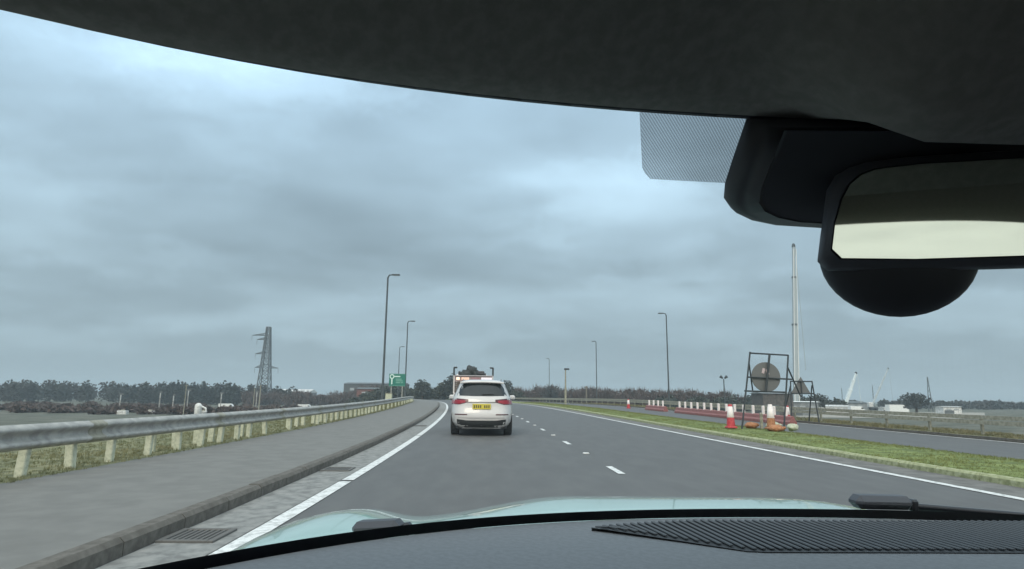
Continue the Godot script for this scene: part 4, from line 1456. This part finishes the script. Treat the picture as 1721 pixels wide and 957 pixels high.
func build_own_car() -> void:
	var car := thing("car", Vector3(MID, 0, 0), "mint green car seen from its passenger seat: bonnet, dark dashboard, windscreen and mirror", "car")
	var mint := flat(0.36, 0.55, 0.50, 0.3)
	mint.clearcoat_enabled = true; mint.clearcoat = 1.0; mint.clearcoat_roughness = 0.04
	var lining := grainy(50, 0.12, 0.03, Color(0.20, 0.195, 0.18), Color(0.225, 0.218, 0.203), Color(0.25, 0.243, 0.226), 0.95, 256, 0.02, false)
	var trim := flat(0.045, 0.048, 0.058, 0.5)
	var gloss := flat(0.012, 0.013, 0.017, 0.3)
	var dash := grainy(51, 0.08, 0.03, Color(0.125, 0.131, 0.138), Color(0.140, 0.147, 0.154), Color(0.155, 0.163, 0.170), 0.55, 256, 0.02, false)
	# --- bonnet and wings
	var rows := []
	for i in 27:
		var z := lerpf(-0.99, -2.02, i / 26.0)
		var r := []
		for j in 73:
			var x := MID + lerpf(-0.86, 0.86, j / 72.0)
			r.append(cp(x, bonnet_y(x, z), minf(z, base_z(x) - 0.035) if i == 0 else z))
		rows.append(r)
	# the rear edge follows the glass
	for i in 6:
		for j in 73:
			var x: float = rows[i][j].x + MID
			var z0 := base_z(x) - 0.03
			var z := lerpf(z0, -1.225, i / 6.0)
			rows[i][j] = cp(x, bonnet_y(x, minf(z, -0.9)) - 0.012 * (1.0 - i / 6.0), z)
	var st := tool()
	sheet(st, rows, Vector3.UP, 0.004)
	var bonnet := put("bonnet", st, mint, car)
	# --- windscreen: glass, black border, dotted shade band
	rows = []
	for i in 33:
		var x := MID + lerpf(-0.95, 0.95, i / 32.0)
		var r := []
		for j in 17: r.append(screen(x, j / 16.0))
		rows.append(r)
	st = tool()
	grid(st, rows, Vector3(0, 0.7, -0.7))
	var clear := StandardMaterial3D.new()
	clear.albedo_color = Color(0.9, 0.97, 0.95, 0.02)
	clear.transparency = BaseMaterial3D.TRANSPARENCY_ALPHA
	clear.roughness = 0.0
	clear.metallic_specular = 0.3
	var glass := put("windscreen", st, clear, car)
	rows = []
	for i in 65:
		var x := MID + lerpf(-0.95, 0.95, i / 64.0)
		rows.append([screen(x, -0.035, 0.004), screen(x, -0.015, 0.004), screen(x, 0.001, 0.004)])
	st = tool()
	grid(st, rows, Vector3(0, -0.7, 0.7))
	put("black_border", st, gloss, glass)
	dotted_band(glass)
	# --- wipers on the cowl
	for q in [[-0.165, -0.193, -0.985, 0.078, -0.32], [0.605, -0.153, -0.985, 0.09, 0.03]]:
		st = tool()
		var basis := Basis(Vector3.UP, q[4]) * Basis(Vector3.BACK, 0.10 if q[0] < 0 else -0.02)
		var c := cp(q[0], q[1], q[2])
		box(st, c, Vector3(q[3], 0.020, 0.035), 0.008, basis)
		var w := put("wiper_cap", st, trim, car)
		st = tool()
		box(st, c + basis * Vector3(q[3] * 0.5 + 0.008, -0.004, 0), Vector3(0.012, 0.018, 0.014), 0.003, basis)
		tube(st, c + basis * Vector3(q[3] * 0.5, -0.006, 0), c + basis * Vector3(q[3] * 0.5 + 0.26, -0.018, 0.012), 0.006, 0.004, 6)
		put("wiper_arm", st, gloss, w)
	# --- dashboard
	rows = []
	for i in 49:
		var x := MID + lerpf(-0.95, 0.95, i / 48.0)
		var r := []
		var z0 := base_z(x) + 0.012
		for j in 13:
			var t := j / 12.0
			var z := lerpf(z0, maxf(z0 + 0.12, -0.40), t)
			r.append(cp(x, -0.174 + 0.006 * sin(PI * t), z))
		r.append(cp(x, -0.19, maxf(z0 + 0.12, -0.40) + 0.02))
		r.append(cp(x, -0.55, maxf(z0 + 0.12, -0.40) + 0.04))
		rows.append(r)
	st = tool()
	grid(st, rows, Vector3(0, 1, 0.2))
	var board := put("dashboard", st, dash, car)
	vent(board)
	# --- roof: lining inside, painted skin outside
	var inner := []
	var outer := []
	for i in 41:
		var x := MID + lerpf(-0.80, 0.80, i / 40.0)
		var q := x - MID
		var z0 := head_z(x)
		var dip := 0.075 * (1.0 - smoothstep(0.09, 0.20, absf(q)))    # overhead console bulge in the middle
		var side := 0.055 * pow(absf(q) / 0.80, 3.0)
		inner.append([cp(x, 0.236, z0 - 0.012), cp(x, 0.228 - side * 0.1, z0 + 0.004), cp(x, 0.232 - dip * 0.25 - side * 0.2, z0 + 0.03), cp(x, 0.25 - dip * 0.95 - side * 0.4, z0 + 0.075), cp(x, 0.262 - dip - side * 0.5, z0 + 0.11), cp(x, 0.285 - dip * 0.9 - side * 0.6, z0 + 0.17), cp(x, 0.32 - side, -0.12), cp(x, 0.345 - side, 0.4), cp(x, 0.345 - side, 1.2), cp(x, 0.325 - side, 1.95)])
		outer.append([cp(x, 0.245, z0 - 0.016), cp(x, 0.275 - side * 0.3, z0 + 0.03), cp(x, 0.325 - side * 0.6, z0 + 0.16), cp(x, 0.36 - side, -0.12), cp(x, 0.385 - side, 0.4), cp(x, 0.385 - side, 1.2), cp(x, 0.36 - side, 1.98)])
	st = tool()
	grid(st, inner, Vector3.DOWN)
	put("roof_lining", st, lining, car)
	st = tool()
	grid(st, outer, Vector3.UP)
	put("roof", st, mint, car)
	st = tool()
	for i in 40:
		var xa := MID + lerpf(-0.80, 0.80, i / 40.0)
		var xb := MID + lerpf(-0.80, 0.80, (i + 1) / 40.0)
		tube(st, cp(xa, 0.2315, head_z(xa) + 0.001), cp(xb, 0.2315, head_z(xb) + 0.001), 0.0045, 0.0045, 6, false)
	put("header_trim", st, flat(0.03, 0.032, 0.042, 0.5), car)
	# --- pillars, doors, tail and floor close the cabin
	for s in [-1.0, 1.0]:
		st = tool()
		var xb: float = MID + s * 0.95
		var xt: float = MID + s * 0.80
		tube(st, cp(xb, -0.18, base_z(xb) - 0.0), cp(xt, 0.24, head_z(xt)), 0.045, 0.035, 8)
		put("front_pillar", st, trim, car)
		st = tool()
		tube(st, cp(MID + s * 0.81, 0.27, 0.45), cp(MID + s * 0.96, -0.15, 0.40), 0.05, 0.06, 8)
		put("middle_pillar", st, trim, car)
		st = tool()
		tube(st, cp(MID + s * 0.78, 0.27, 1.95), cp(MID + s * 0.92, -0.15, 2.25), 0.09, 0.16, 8)
		put("rear_pillar", st, trim, car)
		st = tool()
		box(st, cp(MID + s * 0.97, -0.47, 0.95), Vector3(0.10, 0.72, 2.9), 0.03)
		put("door", st, trim, car)
		st = tool()
		box(st, cp(MID + s * 0.80, 0.28, 0.85), Vector3(0.06, 0.07, 2.4), 0.02)
		put("roof_rail", st, trim, car)
	st = tool()
	box(st, cp(MID, -0.92, 0.75), Vector3(1.9, 0.06, 3.4), 0.02)
	put("floor", st, trim, car)
	st = tool()
	box(st, cp(MID, -0.47, 2.42), Vector3(1.85, 0.80, 0.16), 0.05)
	put("tailgate", st, mint, car)
	st = tool()
	box(st, cp(MID, -0.075, 2.05), Vector3(1.7, 0.04, 0.55), 0.02)
	box(st, cp(MID, -0.108, 1.55), Vector3(1.6, 0.49, 0.14), 0.05)
	put("parcel_shelf", st, flat(0.10, 0.115, 0.10, 0.9), car)
	rows = []
	for i in 9:
		var x := MID + lerpf(-0.74, 0.74, i / 8.0)
		rows.append([cp(x, -0.07, 2.36), cp(x, 0.12, 2.20), cp(x, 0.33, 1.97)])
	st = tool()
	grid(st, rows, Vector3(0, 0.5, 1))
	var tinted := StandardMaterial3D.new()
	tinted.albedo_color = Color(0.75, 0.95, 0.75, 0.05)
	tinted.transparency = BaseMaterial3D.TRANSPARENCY_ALPHA
	tinted.roughness = 0.0
	put("rear_window", st, tinted, car)
	# --- forward camera cover under the header
	st = tool()
	var rings := []
	for k in 5:
		var inset: float = [0.0, 0.003, 0.012, 0.028, 0.032][k]
		var off: float = [0.002, 0.012, 0.018, 0.024, 0.024][k]
		var r := []
		for q in [[0.208, 0.232], [0.208, 0.205], [0.2085, 0.190], [0.212, 0.180], [0.222, 0.173], [0.24, 0.168], [0.265, 0.165], [0.38, 0.162], [0.495, 0.165], [0.52, 0.168], [0.538, 0.173], [0.548, 0.180], [0.5515, 0.190], [0.552, 0.205], [0.552, 0.232], [0.38, 0.235]]:
			var x: float = MID + (q[0] - MID) * (1.0 - inset * 5.0)
			var y: float = q[1] if q[1] > 0.22 else lerpf(q[1], 0.22, inset * 6.0)
			r.append(screen(x, screen_t(y), off))
		rings.append(r)
	loft(st, rings, true, true)
	put("camera_cover", st, trim, car)
	mirror(car, trim, gloss)

func dotted_band(parent: Node) -> void:
	# printed dot screen on the glass beside the camera cover
	var n := 128
	var im := Image.create(n, n, false, Image.FORMAT_RGBA8)
	for y in n:
		for x in n:
			var s := 0.5 + 0.5 * cos(TAU * (x - y) * 11.0 / n)
			var q := 0.5 + 0.5 * cos(TAU * (x + y) * 11.0 / n)
			var a := 0.44 + 0.20 * smoothstep(0.30, 0.75, s * 0.85 + q * 0.15)
			im.set_pixel(x, y, Color(0.30, 0.34, 0.33, a))
	var m := StandardMaterial3D.new()
	m.albedo_texture = ImageTexture.create_from_image(im)
	m.transparency = BaseMaterial3D.TRANSPARENCY_ALPHA
	m.roughness = 0.7
	var st := tool()
	var nx := 16
	var rows := []
	for i in nx + 1:
		var u := float(i) / nx
		var r := []
		for j in 13:
			var v := j / 12.0
			var y := lerpf(0.190, 0.2335, v)
			var lean := 0.016 * (1.0 - v)
			var cut := 0.0
			if v < 0.12: cut = 0.007 * (1.0 - v / 0.12)
			var x := lerpf(0.116 + lean + cut, 0.211, u)
			r.append([screen(x, screen_t(y), 0.0015), Vector2(x * 34.0, -y * 44.0)])
		rows.append(r)
	st.set_smooth_group(0)
	for i in nx:
		for j in 12:
			for k in [[0, 0], [1, 0], [1, 1], [0, 0], [1, 1], [0, 1]]:
				var p: Array = rows[i + k[0]][j + k[1]]
				st.set_uv(p[1]); st.add_vertex(p[0])
	st.generate_normals()
	place("dotted_band", st.commit(), m, parent)

func vent(board: Node) -> void:
	# the ribbed demister grille let into the dashboard top
	var deep := flat(0.046, 0.051, 0.056, 0.8)
	var rib_m := flat(0.074, 0.081, 0.088, 0.75)
	var st := tool()
	var rows := []
	for i in 41:
		var x := lerpf(0.135, 1.02, i / 40.0)
		var q := clampf((x - 0.135) / 0.16, 0, 1)
		var zf := lerpf(-0.855, -0.93, sqrt(q))
		var zn := lerpf(-0.855, -0.725, q)
		rows.append([cp(x, -0.1715, zf), cp(x, -0.1690, (zf + zn) * 0.5), cp(x, -0.1670, zn)])
	grid(st, rows, Vector3.UP)
	put("grille_tray", st, deep, board)
	for k in 82:
		var x := 0.150 + k * 0.0105
		var q := clampf((x - 0.135) / 0.16, 0, 1)
		var zf := lerpf(-0.855, -0.93, sqrt(q)) + 0.006
		var zn := lerpf(-0.855, -0.725, q) - 0.006
		var fan := (x - 0.5) * 0.35
		var a := cp(x + fan * 0.05, -0.1695, zf)
		var b := cp(x - fan * 0.05 , -0.1650, zn)
		st = tool()
		var dir := (b - a).normalized()
		var side := dir.cross(Vector3.UP).normalized()
		box(st, (a + b) * 0.5, Vector3(0.0050, 0.0022, (b - a).length()), 0.0009, Basis(side, side.cross(-dir).normalized() * -1.0, dir))
		put("grille_rib", st, rib_m, board)

func mirror(car: Node, trim: Material, gloss: Material) -> void:
	var m := Vector3(0.392, 0.157, -0.47)             # centre of the mirror, eye-relative
	var seen := Vector3(0.92, 0.375, 1.97)            # what it shows to the camera: the rear window
	var nrm := ((seen - m).normalized() - m.normalized()).normalized()
	var side := Vector3.UP.cross(nrm).normalized()
	var up := nrm.cross(side).normalized()
	var at := func(a, b, c): return cp(m.x, m.y, m.z) + side * a + up * b + nrm * c
	var outline := [[-0.112, -0.032], [-0.1085, -0.01], [-0.102, 0.010], [-0.095, 0.022], [-0.086, 0.0295], [-0.074, 0.0335], [-0.04, 0.0355], [0.04, 0.0355], [0.074, 0.0335], [0.086, 0.0295], [0.095, 0.022], [0.102, 0.010], [0.1085, -0.01], [0.112, -0.032], [0.105, -0.040], [0.05, -0.0425], [-0.05, -0.0425], [-0.105, -0.040]]
	var ring := func(grow, c):
		var r := []
		for q in outline:
			var v := Vector2(q[0], q[1])
			v += Vector2(signf(v.x) * grow, signf(v.y) * grow)
			r.append(at.call(v.x, v.y, c))
		return r
	var st := tool()
	loft(st, [ring.call(0.0, -0.004), ring.call(0.001, 0.003), ring.call(0.0065, 0.002), ring.call(0.0095, -0.005), ring.call(0.006, -0.018), ring.call(-0.012, -0.032)], true, true)
	var frame := put("rear_view_mirror", st, flat(0.085, 0.09, 0.105, 0.45), car)
	st = tool()
	var glass := flat(0.84, 0.88, 0.76, 0.02, 1.0)
	loft(st, [ring.call(0.0, 0.0034), ring.call(0.0, 0.0044)], true, true, false)
	put("mirror_glass", st, glass, frame)
	st = tool()
	ball(st, at.call(-0.054, -0.036, -0.020), Vector3(0.062, 0.053, 0.0215), 20, 0.0, 1, Basis(side, up, nrm))
	put("sensor_pod", st, trim, frame)
	st = tool()
	tube(st, at.call(0.0, 0.01, -0.025), cp(m.x, 0.19, -0.515), 0.012, 0.014, 10)
	put("stalk", st, trim, frame)
